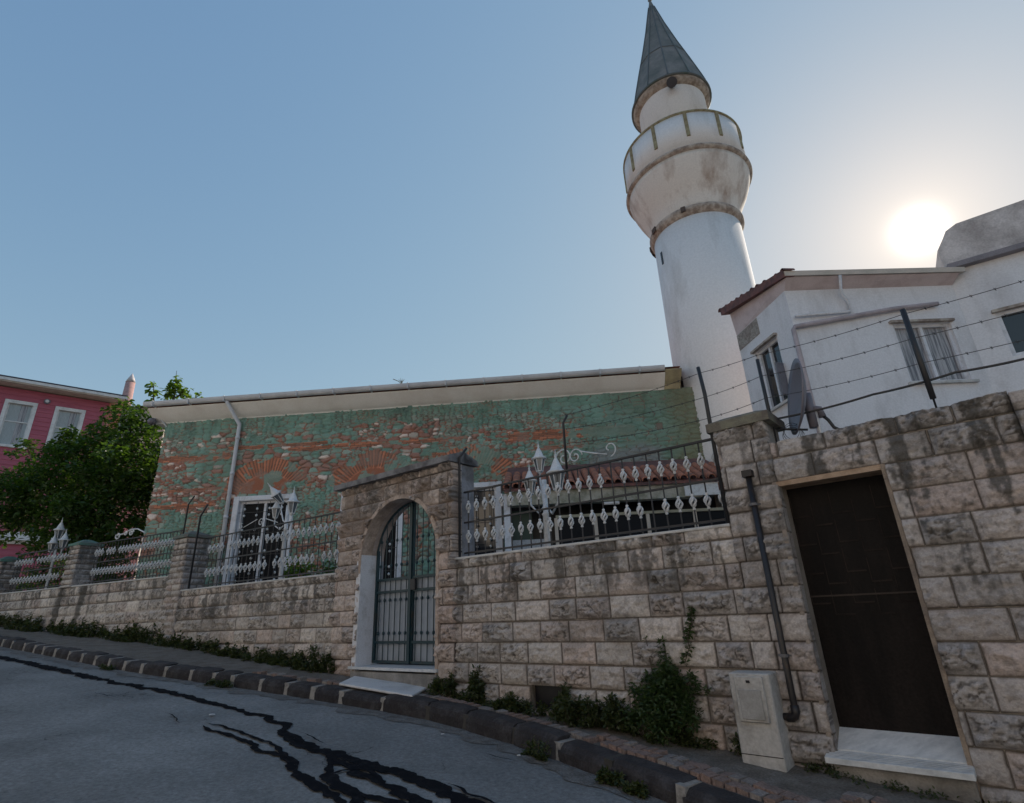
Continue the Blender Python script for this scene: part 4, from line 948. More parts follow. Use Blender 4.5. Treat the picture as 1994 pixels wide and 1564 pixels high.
# cornice: plaster cove leaning out to the gutter
mb = MB(); od = .43; gz0, gz1 = 7.26, 7.42; cEnd = gp(1290, 740)[0]
NSEG = 8
prof = [(0.0, GTOP - .03), (.03, GTOP - .03), (.05, GTOP)] + [(.05 + (od - .05) * (k / NSEG), GTOP + (gz0 - GTOP) * (k / NSEG) ** 1.25) for k in range(1, NSEG + 1)] + [(od, gz0 + .02), (-.4, gz0 + .02), (-.4, GTOP - .03)]
A_ = [FG.w(-.30, d, z) for d, z in prof]; vec = np.array(FG.w(cEnd, 0, 0)) - np.array(FG.w(-.30, 0, 0))
mb.poly(A_, vec); build('cornice', mb, M['cove'], GRN)
mb = MB(); A_ = [FG.w(cEnd + .001, d * 1.12 + .01, z + .06 if z > 7 else z) for d, z in prof]; mb.poly(A_, np.array(FG.w(.42, 0, 0)) - np.array(FG.w(0, 0, 0))); build('cornice_end', mb, M['cove_old'], GRN)
# gutter: half round with lip, brackets
mb = MB(); gp_ = [(od - .01 + .085 + .085 * math.cos(t), gz1 - .02 - .105 * math.sin(t)) for t in np.linspace(math.pi, 0, 9)[::-1]]
gp_ = [(od + .16, gz1)] + gp_ + [(od - .01, gz1), (od + .005, gz1)] + [(od - .01 + .085 + .075 * math.cos(t), gz1 - .02 - .095 * math.sin(t)) for t in np.linspace(0, math.pi, 9)[::-1]] + [(od + .15, gz1)]
A_ = [FG.w(-.36, d, z) for d, z in gp_]; mb.poly(A_, np.array(FG.w(cEnd - .02, 0, 0)) - np.array(FG.w(-.36, 0, 0)))
build('gutter', mb, M['gutter'], GRN)
mb = MB(); s = -.1
brk0 = None
while s < cEnd - .1:
    b_ = MB().box(FG, s, s + .035, gz1 - .14, gz1 + .012, od - .01, od + .175)
    if brk0 is None: brk0 = build('gutter_joint', b_, M['gutter'], GRN); s00 = s
    else: dlt = FG.r * (s - s00); clone(brk0, GRN, (dlt[0], dlt[1], 0))
    s += 1.02
# downspout with an offset neck
D0 = FG.px(440, 790, .5); D1 = FG.px(468, 828, .12); D2 = FG.px(415, 1140, .12)
ds_ = (D1[0] + D2[0]) / 2 + .02
DS = thing('downspout', 'grey plastic downspout with an offset neck on the painted rubble wall', 'pipe', FG.w(ds_, .12, 2))
build('pipe_run', MB().tube([FG.w(D0[0], od + .06, gz1 - .1), FG.w(D0[0] + .02, od + .05, gz1 - .17), FG.w(ds_, .12, D1[1] + .02), FG.w(ds_, .12, D1[1] - .06), FG.w(ds_, .12, 1.6)], .052, 12), M['pvc'], DS, True)
for zz in (6.35, 5.35, 4.2): build('pipe_socket', MB().tube([FG.w(ds_, .12, zz - .04), FG.w(ds_, .12, zz + .04)], .062, 12), M['pvc'], DS, True)
# roof
mb = MB(); rs0, rs1 = -.4, cEnd + .4; r0 = gz1 + .02
mb.add([FG.w(rs0, od + .03, r0 - .03), FG.w(rs1, od + .03, r0 - .03), FG.w(rs1 + 1, -4.5, r0 + 1.5), FG.w(rs0 + 3.5, -4.5, r0 + 1.5), FG.w(rs0, -9.5, r0), FG.w(rs1, -9.5, r0)], [(0, 1, 2, 3), (0, 3, 4), (3, 2, 5, 4), (1, 5, 2), (0, 4, 5, 1)])
rf = build('roof', mb, M['tile'], GRN)
mb = MB(); s = rs0 + .02; rnd = random.Random(4)
def barrel(mb, F, s, d0, d1, z0, z1, r, n=6, th=.012):
    vs = []
    for (d, z) in ((d0, z0), (d1, z1)):
        for rr in (r, r - th):
            for k in range(n + 1):
                t = math.pi * k / n; vs.append(F.w(s + rr * math.cos(t), d, z + rr * math.sin(t)))
    m = n + 1; fs = []
    for k in range(n): fs += [(k, k + 1, 2 * m + k + 1, 2 * m + k), (m + k + 1, m + k, 3 * m + k, 3 * m + k + 1), (k + 1, k, m + k, m + k + 1), (2 * m + k, 2 * m + k + 1, 3 * m + k + 1, 3 * m + k)]
    fs += [(0, 2 * m, 3 * m, m), (m - 1, 2 * m - 1, 4 * m - 1, 3 * m - 1)]
    mb.add(vs, fs)
while s < cEnd - .05:
    barrel(mb, FG, s, od + .02 + rnd.uniform(-.02, .02), -.6, r0 - .045, r0 + .20, .06); s += .15
build('eave_tiles', mb, M['tile'], rf)
# windows of the painted building
def grille(F, a0, a1, z0, z1, d, nx, nz, par):
    mb = MB(); kn = MB()
    for i in range(nx):
        s = a0 + (i + .5) * (a1 - a0) / nx; mb.tube([F.w(s, d, z0), F.w(s, d, z1)], .009, 5)
    for j in range(nz):
        z = z0 + (j + .5) * (z1 - z0) / nz; mb.tube([F.w(a0, d, z), F.w(a1, d, z)], .008, 4)
        for i in range(nx):
            s = a0 + (i + .5) * (a1 - a0) / nx
            for q in (-.085, .085):
                kn.lathe(F.w(s, d + .012, z + q), [(.006, -.034), (.026, -.018), (.030, 0), (.026, .018), (.006, .034)], 8)
    build('window_grille', mb, M['iron'], par); build('grille_knobs', kn, M['white_iron'], par)
for i, (a, b) in enumerate(WIN):
    z0 = 2.42; w = bpy.data.objects.new('window', None); COL.objects.link(w); o_ = np.array(FG.w((a + b) / 2, 0, z0)); w.parent = GRN; w.location = o_ - ORG[GRN.name]; ORG[w.name] = o_
    mb = MB(); mb.box(FG, a, a + .15, z0, wz1, -.12, .07); mb.box(FG, b - .15, b, z0, wz1, -.12, .07); mb.box(FG, a + .1501, b - .1501, wz1 - .13, wz1 - .002, -.12, .068)
    o = build('window_frame', mb, M['frame_white'], w); o.modifiers.new('b', 'BEVEL').width = .012
    mb = MB().box(FG, a + .151, a + .21, z0, wz1 - .132, -.16, -.05).box(FG, b - .21, b - .151, z0, wz1 - .132, -.16, -.05).box(FG, a + .211, b - .211, wz1 - .19, wz1 - .132, -.16, -.051).box(FG, (a + b) / 2 - .03, (a + b) / 2 + .03, z0, wz1 - .191, -.16, -.052)
    build('window_sash', mb, M['frame_white'], w)
    build('pane', MB().box(FG, a + .20, b - .20, z0, wz1 - .15, -.14, -.13), M['glass'] if i == 2 else M['dull_glass'], w)
    build('room_dark', MB().box(FG, a + .10, b - .10, z0, wz1 - .12, -.55, -.5), M['dark_in'], w)
    grille(FG, a + .16, b - .16, z0, wz1 - .16, .02, 4, 4, w)
# small wall lamp at the left corner
cx_, cz_ = gp(300, 812)
WL = thing('wall_lamp', 'small floodlight under the cornice at the left corner of the painted wall', 'lamp', FG.w(.0, .1, 7.0))
build('lamp_arm', MB().tube([FG.w(.03, .02, 6.85), FG.w(-.12, .16, 7.08), FG.w(-.26, .22, 7.06)], .018, 8), M['white_iron'], WL)
build('lamp_head', MB().lathe(FG.w(-.28, .22, 6.88), [(.04, 0), (.10, .03), (.12, .10), (.07, .17), (.02, .19)], 14), M['dish'], WL, True)

# ------------------------------------------------------------------ minaret
MC = (14 * math.tan(math.radians(23.0)), 14.0, 0)
MN = thing('minaret', 'white round minaret with a balcony and a grey pointed cap', 'minaret', (MC[0], MC[1], .5))
build('shaft', MB().lathe(MC, [(1.36, .5), (1.33, 4), (1.31, 8), (1.29, 12.3)], 64), M['minaret'], MN, True)
def edge_split(o):
    return o
o = build('collar', MB().lathe(MC, [(1.29, 12.12), (1.35, 12.18), (1.40, 12.26), (1.41, 12.34), (1.38, 12.40), (1.30, 12.43)], 64), M['ledge'], MN, True)
rg = random.Random(31); mb = MB()
for k in range(9):
    th = rg.uniform(0, 6.28); w = rg.uniform(.05, .16); c_, s_n = math.cos(th), math.sin(th)
    mb.hexa([(MC[0] + c_ * rr - s_n * q, MC[1] + s_n * rr + c_ * q, zz) for zz in (12.22, 12.38) for rr, q in ((1.40, -w), (1.445, -w), (1.445, w), (1.40, w))])
build('broken_mould', mb, mat('dark_break', (.10, .075, .065), .95), MN)
build('cup', MB().lathe(MC, [(1.29, 12.40), (1.33, 12.5), (1.35, 12.62), (1.42, 12.82), (1.54, 13.06), (1.66, 13.30), (1.76, 13.55), (1.83, 13.78), (1.86, 13.92)], 72), M['minaret_cup'], MN, True)
o = build('balcony_ledge', MB().lathe(MC, [(1.84, 13.91), (1.92, 13.94), (1.95, 14.0), (1.94, 14.05), (1.86, 14.08)], 72), M['ledge'], MN, True)
o = build('parapet', MB().lathe(MC, [(1.86, 14.07), (1.86, 15.38), (1.72, 15.38), (1.72, 14.2)], 72), M['minaret'], MN)
for p in o.data.polygons: p.use_smooth = abs(p.normal.z) < .5
build('parapet_rim', MB().lathe(MC, [(1.855, 15.35), (1.895, 15.37), (1.895, 15.42), (1.71, 15.43), (1.70, 15.36)], 72), M['mossy'], MN, True)
for k in range(12):
    th = 2 * math.pi * k / 12 + .30; ca, sa = math.cos(th), math.sin(th); tx, ty = -sa, ca
    P0 = []
    for z in (14.45, 15.345):
        for r, w in ((1.857, -.055), (1.90, -.045), (1.90, .045), (1.857, .055)): P0.append((MC[0] + ca * r + tx * w, MC[1] + sa * r + ty * w, z))
    build('parapet_strip', MB().hexa(P0), M['mossy'], MN)
build('upper_drum', MB().lathe(MC, [(1.10, 14.2), (1.10, 17.5), (1.15, 17.62)], 56), M['minaret'], MN, True)
build('eave_ring', MB().lathe(MC, [(1.10, 17.45), (1.24, 17.54), (1.29, 17.66), (1.28, 17.70), (1.15, 17.72)], 56), M['ledge'], MN, True)
cone = [(1.31, 17.68), (1.325, 17.73), (1.24, 18.1), (.99, 19.1), (.68, 20.3), (.37, 21.6), (.12, 22.8), (.03, 23.25)]
cn = build('cap_cone', MB().lathe(MC, cone, 12, phase=.2), M['lead'], MN, False)
def conr(z): return np.interp(z, [q[1] for q in cone], [q[0] for q in cone])
mb = MB()
for k in range(12):
    th = 2 * math.pi * k / 12 + .2
    mb.tube([(MC[0] + (conr(z) + .0) * math.cos(th), MC[1] + (conr(z) + .0) * math.sin(th), z) for z in (17.74, 18.1, 19.1, 20.3, 21.6, 22.8)], .026, 5)
build('seam_ribs', mb, mat('dark_lead', (.11, .12, .125), .6, (.07, .10, .09), 3), cn)
build('sheet_lap', MB().lathe(MC, [(conr(19.6) + .004, 19.56), (conr(19.6) + .028, 19.6), (conr(19.66) + .004, 19.67)], 12, phase=.2), bpy.data.materials['dark_lead'], cn)
build('cap_edge', MB().lathe(MC, [(1.30, 17.65), (1.345, 17.67), (1.345, 17.72), (1.30, 17.73)], 48), bpy.data.materials['dark_lead'], cn, True)
build('finial', MB().lathe((MC[0], MC[1], 23.18), [(.03, 0), (.08, .10), (.03, .2), (.05, .28), (.01, .4)], 10), M['lead'], cn, True)
# loudspeaker hanging under the eave, seen from the street
va = math.atan2(-MC[1], -MC[0]) + .12; lx, ly = MC[0] + 1.22 * math.cos(va), MC[1] + 1.22 * math.sin(va)
LS = thing('loudspeaker', 'dark loudspeaker hanging under the pointed cap of the minaret', 'speaker', (lx, ly, 17.6))
build('speaker_horn', MB().tube([(lx, ly, 17.6), (lx, ly, 17.35)], .05, 8).tube([(lx - .12 * math.cos(va), ly - .12 * math.sin(va), 17.42), (lx + .2 * math.cos(va), ly + .2 * math.sin(va), 17.22)], [.07, .17], 14), mat('speaker_dark', (.05, .045, .05), .7), LS)
# narrow slit on the shaft
sl_a = math.atan2(-MC[1], -MC[0]) + math.pi * .0 + -.95
for z in (11.1, 7.0):
    c_, s_n = math.cos(sl_a), math.sin(sl_a); r = 1.30 if z > 8 else 1.325
    P0 = [(MC[0] + c_ * rr - s_n * w, MC[1] + s_n * rr + c_ * w, zz) for zz in (z, z + .42) for rr, w in ((r - .1, -.04), (r + .012, -.04), (r + .012, .04), (r - .1, .04))]
    build('slit_window', MB().hexa(P0), M['dark_in'], MN)

# ------------------------------------------------------------------ white wing
WG = thing('white_wing', 'white plastered wing with tiled eaves standing behind the stone wall', 'building', FW.w(2, -2, .8))
c0 = FW.px(1562, 700)[0]; wS0, wS1 = 0.0, 3.42; WZ = 7.42
w0a, w0b = FW.px(1765, 748), FW.px(1895, 742); w1a, w1b = FW.px(1745, 632), FW.px(1848, 625)
ws0, ws1 = (w0a[0] + w1a[0]) / 2 + .02, (w0b[0] + w1b[0]) / 2; wzz0, wzz1 = 5.33, 6.58
mb = MB()
mb.box(FW, wS0, ws0, .5, WZ, -.3, 0); mb.box(FW, ws1, wS1, .5, WZ, -.3, 0); mb.box(FW, ws0, ws1, .5, wzz0, -.3, 0); mb.box(FW, ws0, ws1, wzz1, WZ, -.3, 0)
build('front_wall', mb, M['plaster_white'], WG)
# side wall
FSs = lambda x, y, d=0: FS.px(x, y, d)
a0 = (FSs(1468, 690)[0] + FSs(1500, 800)[0]) / 2; a1 = (FSs(1510, 655)[0] + FSs(1543, 775)[0]) / 2; sz0, sz1 = FSs(1520, 788)[1], FSs(1490, 672)[1]
SLn = -1.9
mb = MB(); mb.box(FS, SLn, a0, .5, WZ, -.3, .002); mb.box(FS, a1, -.004, .5, WZ, -.3, .002); mb.box(FS, a0, a1, .5, sz0, -.3, .002); mb.box(FS, a0, a1, sz1, WZ, -.3, .002)
build('side_wall', mb, M['plaster_white'], WG)
def wing_window(F, a, b, z0, z1, curt, shut, lab):
    w = bpy.data.objects.new('window', None); COL.objects.link(w); o_ = np.array(F.w((a + b) / 2, 0, z0)); w.parent = WG; w.location = o_ - ORG[WG.name]; ORG[w.name] = o_; w['label'] = lab
    mb = MB().box(F, a, a + .06, z0, z1, -.14, -.06).box(F, b - .06, b, z0, z1, -.14, -.06).box(F, a + .061, b - .061, z1 - .06, z1, -.14, -.061).box(F, a + .061, b - .061, z0, z0 + .06, -.14, -.061).box(F, (a + b) / 2 - .03, (a + b) / 2 + .03, z0 + .061, z1 - .061, -.14, -.059)
    build('window_frame', mb, M['frame_white'], w)
    build('pane', MB().box(F, a + .05, b - .05, z0 + .05, z1 - .05, -.12, -.11), M['glass_grey'] if curt else M['glass'], w)
    if curt:
        for (q0, q1) in ((a + .08, a + .22), (b - .30, b - .08)): build('curtain', MB().box(F, q0, q1, z0 + .02, z1 - .02, -.2, -.18), M['curtain'], w)
    build('room_dark', MB().box(F, a, b, z0, z1, -.299, -.28), M['dark_in'], w)
    build('sill', MB().box(F, a - .08, b + .08, z0 - .05, z0 - .002, -.12, .07), M['coping'], w)
    build('lintel', MB().box(F, a - .07, b + .04, z1 + .002, z1 + .05, -.1, .08), M['ledge'], w)
wing_window(FW, ws0, ws1, wzz0, wzz1, True, None, 'window behind the dark flat post')
wing_window(FS, a0, a1, sz0, sz1, False, None, 'narrow window facing the minaret side')
build('open_shutter', MB().hexa([FS.w(a1 - .02, .01, sz0 + .05), FS.w(a1 + .02, .01, sz0 + .05), FS.w(a1 + .06, .20, sz0 + .05), FS.w(a1 + .03, .20, sz0 + .05), FS.w(a1 - .02, .01, sz0 + .75), FS.w(a1 + .02, .01, sz0 + .75), FS.w(a1 + .06, .20, sz0 + .75), FS.w(a1 + .03, .20, sz0 + .75)]), mat('grey_shutter', (.16, .16, .19), .6), WG)
# roof: low eave in front, tiled verge rising to the back along the side
cor = np.array(FW.w(0, 0, 0))[:2]
def PC(sf, ss, z):   # sf along the front, ss along the side (negative = back)
    p = cor + FW.r * sf + FS.r * ss; return (float(p[0]), float(p[1]), z)
R0 = 7.60; OVF, OVS, RISE = .27, .10, .20        # rise per metre going back
zr = lambda ss: R0 + (OVF - ss) * RISE
mb = MB()
mb.hexa([PC(-OVS, OVF, R0), PC(wS1 + .1, OVF, R0 - .04), PC(wS1 + .1, SLn, zr(SLn) - .04), PC(-OVS, SLn, zr(SLn)), PC(-OVS, OVF, R0 + .11), PC(wS1 + .1, OVF, R0 + .07), PC(wS1 + .1, SLn, zr(SLn) + .07), PC(-OVS, SLn, zr(SLn) + .11)])
build('roof_slab', mb, M['beige'], WG)
mb = MB()
mb.hexa([PC(-.003, .005, WZ), PC(wS1, .005, WZ), PC(wS1, SLn, WZ), PC(-.003, SLn, WZ), PC(-.06, OVF - .04, R0 - .001), PC(wS1, OVF - .04, R0 - .041), PC(wS1, SLn, zr(SLn) - .041), PC(-.06, SLn, zr(SLn) - .001)])
build('eave_soffit', mb, mat('soffit_rose', (.60, .50, .50), .9, (.50, .40, .40), 3), WG)
rnd = random.Random(12); side_t = MB(); t = OVF - .04
while t > SLn - .1:
    o1 = OVS + .02 + rnd.uniform(-.03, .04) + .10 * max(0, -t / 2); p = PC(-o1, t, zr(t) + .10 + rnd.uniform(-.02, .03)); q = PC(.10, t, zr(t) + .10); r_ = .07
    vs = []; n = 6
    for (c_, rr) in ((p, r_), (p, r_ - .015), (q, r_), (q, r_ - .015)):
        for kk in range(n + 1):
            th = math.pi * kk / n; vs.append((c_[0] + FS.r[0] * rr * math.cos(th), c_[1] + FS.r[1] * rr * math.cos(th), c_[2] + rr * math.sin(th)))
    m = n + 1; fs = []
    for kk in range(n): fs += [(kk, kk + 1, 2 * m + kk + 1, 2 * m + kk), (m + kk + 1, m + kk, 3 * m + kk, 3 * m + kk + 1), (kk + 1, kk, m + kk, m + kk + 1), (2 * m + kk, 2 * m + kk + 1, 3 * m + kk + 1, 3 * m + kk)]
    side_t.add(vs, fs); t -= .20
side_t.hexa([PC(-OVS - .03, OVF - .02, R0 - .02), PC(.1, OVF - .02, R0 - .01), PC(.1, SLn - .05, zr(SLn) - .01), PC(-OVS - .14, SLn - .05, zr(SLn) - .04), PC(-OVS - .03, OVF - .02, R0 + .14), PC(.1, OVF - .02, R0 + .125), PC(.1, SLn - .05, zr(SLn) + .135), PC(-OVS - .14, SLn - .05, zr(SLn) + .14)])
build('side_tiles', side_t, M['tile_dark'], WG)
build('brick_patch', MB().box(FS, SLn + .01, -1.05, 7.02, WZ - .02, .003, .014), mat('bare_brick', (.24, .20, .18), .95, (.34, .31, .28), 8, .4, .6, .9, 30, fine=.3), WG)
# pipes on the front
pA = FW.px(1543, 637, .06); pB = FW.px(1740, 602, .06)
build('front_pipe', MB().tube([FW.w(pA[0] - .0, .07, .7), FW.w(pA[0], .07, pA[1] - .06), FW.w(pA[0] + .04, .07, pA[1]), FW.w(pB[0], .07, pB[1]), FW.w(pB[0] + .9, .07, pB[1] + .08)], .045, 10), mat('rose_grey_pipe', (.45, .38, .40), .6), WG, True)
pe = FW.px(1655, 605, .06); build('thin_pipe', MB().tube([FW.w(0.05, .06, pe[1] - .08), FW.w(pe[0], .06, pe[1] - .02), FW.w(pe[0] + .02, .06, pe[1] + .22), FW.w(pe[0] - .1, .10, pe[1] + .38), FW.w(pe[0] - .16, .3, R0 - .05)], .028, 8), M['frame_white'], WG, True)
# tall right hand block
FT_ = Frame(FW.w(wS1, 0, 0), -57.0)
TB = thing('tall_white_block', 'taller white block joining the wing at the right edge of the picture', 'building', FT_.w(2, -2, .8))
tz = FT_.px(1870, 560)[1]
za = FT_.px(1843, 475)[1]; zb_ = FT_.px(1862, 437)[1]; lz = FT_.px(1920, 505)[1]
tw0 = FT_.px(1975, 700)[0]; twz0, twz1 = FT_.px(1990, 690)[1], FT_.px(1968, 603)[1]
mb = MB().box(FT_, .002, tw0, .5, lz, -.35, 0).box(FT_, tw0, tw0 + 1.1, .5, twz0, -.35, 0).box(FT_, tw0, tw0 + 1.1, twz1, lz, -.35, 0).box(FT_, tw0 + 1.1, 6, .5, lz, -.35, 0)
build('wall', mb, M['plaster_white'], TB)
build('side_return', MB().box(FT_, .003, .3, .5, lz + .5, -4, -.351), M['plaster_white'], TB)
mb = MB(); pr_ = [(0.0, lz), (-.02, za - .1), (.12, zb_ - .25), (.22, zb_ - .08), (.42, zb_ + .02), (6, zb_ + .25), (6, lz)]
mb.poly([FT_.w(a_, -.001, z_) for a_, z_ in pr_], np.array([*(-FT_.n * 3.5), 0])); build('parapet', mb, mat('old_parapet', (.62, .57, .56), .95, (.38, .34, .33), 2, .4, .65, .4, 30), TB)
build('string_course', MB().box(FT_, .02, 6, lz - .05, lz + .06, .001, .16), mat('dull_ledge', (.24, .22, .24), .9), TB)
w = bpy.data.objects.new('window', None); COL.objects.link(w); o_ = np.array(FT_.w(tw0 + .5, 0, twz0)); w.parent = TB; w.location = o_ - ORG[TB.name]; ORG[w.name] = o_
build('window_frame', MB().box(FT_, tw0, tw0 + .07, twz0, twz1, -.14, -.04).box(FT_, tw0 + .071, tw0 + 1.1, twz1 - .06, twz1, -.14, -.041).box(FT_, tw0 + .071, tw0 + 1.1, twz0, twz0 + .06, -.14, -.041), M['frame_white'], w)
build('pane', MB().box(FT_, tw0 + .06, tw0 + 1.09, twz0 + .05, twz1 - .05, -.12, -.11), M['glass'], w)
build('lintel', MB().box(FT_, tw0 - .05, tw0 + 1.1, twz1 + .002, twz1 + .06, -.1, .07), M['ledge'], w)

# ------------------------------------------------------------------ lean-to in the courtyard
LT = thing('lean_to', 'low tiled lean-to with a row of dark windows behind the longest railing', 'outbuilding', FN.w(0, -1, 1.0))
n0, n1 = -2.42, 2.46; EZ = 4.06
mb = MB().add([FN.w(n0, .28, EZ - .02), FN.w(n1, .28, EZ - .02), FN.w(n1, -1.75, EZ + .95), FN.w(n0, -1.75, EZ + .95), FN.w(n0, .28, EZ - .08), FN.w(n1, .28, EZ - .08), FN.w(n1, -1.75, EZ + .88), FN.w(n0, -1.75, EZ + .88)], [(0, 1, 2, 3), (7, 6, 5, 4), (0, 4, 5, 1), (0, 3, 7, 4), (1, 5, 6, 2)])
rf = build('roof', mb, M['tile_dark'], LT)
tl_ = MB(); s = n0 + .06; rnd = random.Random(8)
while s < n1:
    j = rnd.uniform(-.015, .015); barrel(tl_, FN, s, .34 + j, -.75, EZ + .0 + j * .4, EZ + .52, .085, 7, .016); s += .195
build('roof_tiles', tl_, M['tile'], rf)
build('fascia', MB().box(FN, n0 + .05, n1 - .75, 3.70, EZ - .08, -.05, .20), mat('fascia_plaster', (.40, .38, .33), .95, (.22, .22, .17), 4, .42, .6, .8, 30), LT)
build('fascia_end', MB().box(FN, n1 - .74, n1 - .02, 3.84, EZ - .081, -.05, .19), mat('end_brick', (.28, .13, .10), .95), LT)
build('back_room', MB().box(FN, n0, n1, .8, 4.0, -1.8, -1.2), M['dark_in'], LT)
build('side_panel', MB().box(FN, n0, n0 + .06, .8, EZ - .1, -1.8, .0).box(FN, n1 - .06, n1, .8, EZ - .1, -1.8, 0), M['beige'], LT)
build('corner_post', MB().box(FN, n0 - .03, n0 + .10, 1.0, EZ - .09, .0, .12), M['frame_white'], LT)
build('green_panel', MB().box(FN, n0 + .12, n0 + .55, 1.2, 3.68, -.4, -.36), mat('dark_green_panel', (.03, .07, .055), .5), LT)
build('notice_board', MB().box(FN, n0 + .12, n0 + .95, 2.3, 3.02, -.1, -.08), mat('notice_white', (.42, .43, .45), .7, (.30, .31, .33), 25, .5, .6), LT)
xs = [-1.36, -.53, .57, 1.55]; zt_ = 3.43
build('window_head', MB().box(FN, -1.36, 2.3, zt_, zt_ + .055, -.08, .0), mat('pale_yellow_frame', (.36, .34, .26), .7), LT)
for i, x in enumerate(xs): build('mullion', MB().box(FN, x - .035, x + .035, 1.6, zt_ - .002, -.07, .0), M['beige'], LT)
for a_, b_ in zip(xs, xs[1:] + [2.3]):
    build('window_pane', MB().box(FN, a_ + .04, b_ - .04, 1.6, zt_ - .003, -.05, -.04), M['dull_glass'], LT)
for x in (-.95, -.28, .10, .95): build('curtain', MB().box(FN, x, x + .10, 1.7, zt_ - .1, -.20, -.17), M['curtain'], LT)
build('light_tube', MB().tube([FN.w(-.34, .16, 3.66), FN.w(-.02, .16, 3.66)], .035, 8), M['white_iron'], LT)
sg = build('sign_plate', MB().box(FN, 1.35, 2.05, 3.72, 3.99, .201, .24), M['white_iron'], LT)
# lumpy plaster ball / urn on the lean-to roof
ux, uz = FN.px(1148, 905, -.3)

# ------------------------------------------------------------------ lamp posts
def lantern(c, sc, parent, tilt=(0, 0)):
    lf = bpy.data.objects.new('lantern', None); COL.objects.link(lf); o_ = np.array(c, float); lf.parent = parent; lf.location = o_ - ORG[parent.name]; ORG[lf.name] = o_
    z = 0.0; mb = MB()
    for k in range(6):
        th = k * math.pi / 3; mb.tube([(c[0] + .075 * sc * math.cos(th), c[1] + .075 * sc * math.sin(th), c[2]), (c[0] + .145 * sc * math.cos(th), c[1] + .145 * sc * math.sin(th), c[2] + .30 * sc)], .011 * sc, 5)
    mb.lathe(c, [(.02 * sc, -.07 * sc), (.05 * sc, -.03 * sc), (.085 * sc, -.01 * sc), (.085 * sc, .01 * sc)], 6)
    a = build('lantern_frame', mb, M['white_iron'], lf)
    b = build('lantern_roof', MB().lathe(c, [(.15 * sc, .29 * sc), (.19 * sc, .30 * sc), (.185 * sc, .325 * sc), (.12 * sc, .37 * sc), (.085 * sc, .46 * sc), (.04 * sc, .56 * sc), (.018 * sc, .60 * sc), (.028 * sc, .63 * sc), (.01 * sc, .68 * sc), (.004 * sc, .76 * sc)], 12), M['white_iron'], lf, True)
    g = build('lamp_pane', MB().lathe(c, [(.070 * sc, .012 * sc), (.136 * sc, .29 * sc)], 6), M['lamp_glass'], lf)
    if tilt != (0, 0): lf.rotation_euler = (tilt[0], tilt[1], 0)
    return lf
def scroll(pts2, F, d, r=.012):
    return [F.w(s, d, z) for s, z in pts2]
def spiral(cx, cz, r0, r1, t0, turns, n=26):
    return [(cx + (r0 + (r1 - r0) * k / n) * math.cos(t0 + turns * 2 * math.pi * k / n), cz + (r0 + (r1 - r0) * k / n) * math.sin(t0 + turns * 2 * math.pi * k / n)) for k in range(n + 1)]
def lamp_post(F, d, base, top, lan, label, scr=None, zb=1.0, grp='lamp posts in the courtyard'):
    sP = (F.px(*base, d)[0] + F.px(*top, d)[0]) / 2; zT = F.px(*top, d)[1]
    t = thing('lamp_post', label, 'lamp post', F.w(sP, d, zb), grp)
    c = F.w(sP, d, 0); build('pole', MB().lathe(c, [(.08, zb), (.08, zb + .6), (.05, zb + .65), (.045, zT - .5), (.06, zT - .48), (.035, zT - .45), (.035, zT)], 12), M['white_iron'], t, True)
    for (px_, py_, dd, sc, tilt) in lan:
        q = F.px(px_, py_, dd); c2 = np.array(F.w(q[0], dd, q[1])); lantern(c2, sc, t, tilt)
        s_m = (q[0] + sP) / 2
        build('arm', MB().tube([F.w(sP, d, zT - .35), F.w(s_m, (d + dd) / 2, min(q[1], zT) - .28), F.w(q[0], dd, q[1] - .16), F.w(q[0], dd, q[1] - .05)], .014, 6), M['white_iron'], t, True)
    if scr:
        for sc_ in scr:
            mb = MB(); mb.tube([F.w(s, d + .05, z) for s, z in sc_], .009, 6); build('scroll', mb, M['white_iron'], t, True)
    return t
dA = -.75
q = FM.px(1115, 890, dA); q2 = FM.px(1122, 890, dA); r2 = FM.px(1195, 872, dA)
h1 = lambda x, y: FM.px(x, y, dA)
scrA = [spiral(*h1(1102, 893), .14, .03, 3.4, -1.3), spiral(*h1(1124, 890), .11, .02, 0, 1.4), [h1(1133, 880), h1(1160, 884), h1(1185, 886)], spiral(*h1(1190, 875), .11, .02, -1.5, .9)]
lamp_post(FM, dA, (1068, 1060), (1058, 935), [(1051, 918, dA - .12, .60, (0, 0)), (1033, 962, dA + .05, .58, (0, 0)), (1086, 953, dA + .25, .72, (0, 0))], 'white lamp post with three upright lanterns behind the longest railing', scrA)
dB = -.55
h2 = lambda x, y: FL.px(x, y, dB)
scrB = [[h2(478, 1028), h2(505, 1012)], spiral(*h2(512, 1018), .09, .02, 0, 1.2), [h2(520, 1010), h2(545, 1018)], spiral(*h2(474, 1026), .07, .02, 1, 1.0)]
lamp_post(FL, dB, (549, 1130), (558, 985), [(549, 978, dB - .1, .66, (.45, -.6)), (568, 1000, dB + .15, .70, (0, 0)), (536, 1008, dB - .1, .6, (0, 0))], 'white lamp post with a tilted lantern left of the gateway', scrB)
dC = -.6
lamp_post(FF, dC, (95, 1140), (107, 1060), [(112, 1050, dC, .8, (0, 0)), (121, 1068, dC + .1, .7, (0, 0)), (99, 1074, dC + .1, .7, (0, 0))], 'white lamp post with small lanterns under the tree at the far left')
h3 = lambda x, y: FF.px(x, y, -.3)
mb = MB()
for sc_ in ([*spiral(*h3(230, 1043), .10, .02, 3, 1.1)[::-1], h3(240, 1040), h3(255, 1031), h3(268, 1030), h3(282, 1037)], spiral(*h3(256, 1037), .09, .02, 0, 1.5), spiral(*h3(245, 1039), .05, .02, 0, 1.5)): mb.tube([FF.w(s, -.3, z) for s, z in sc_], .016, 6)
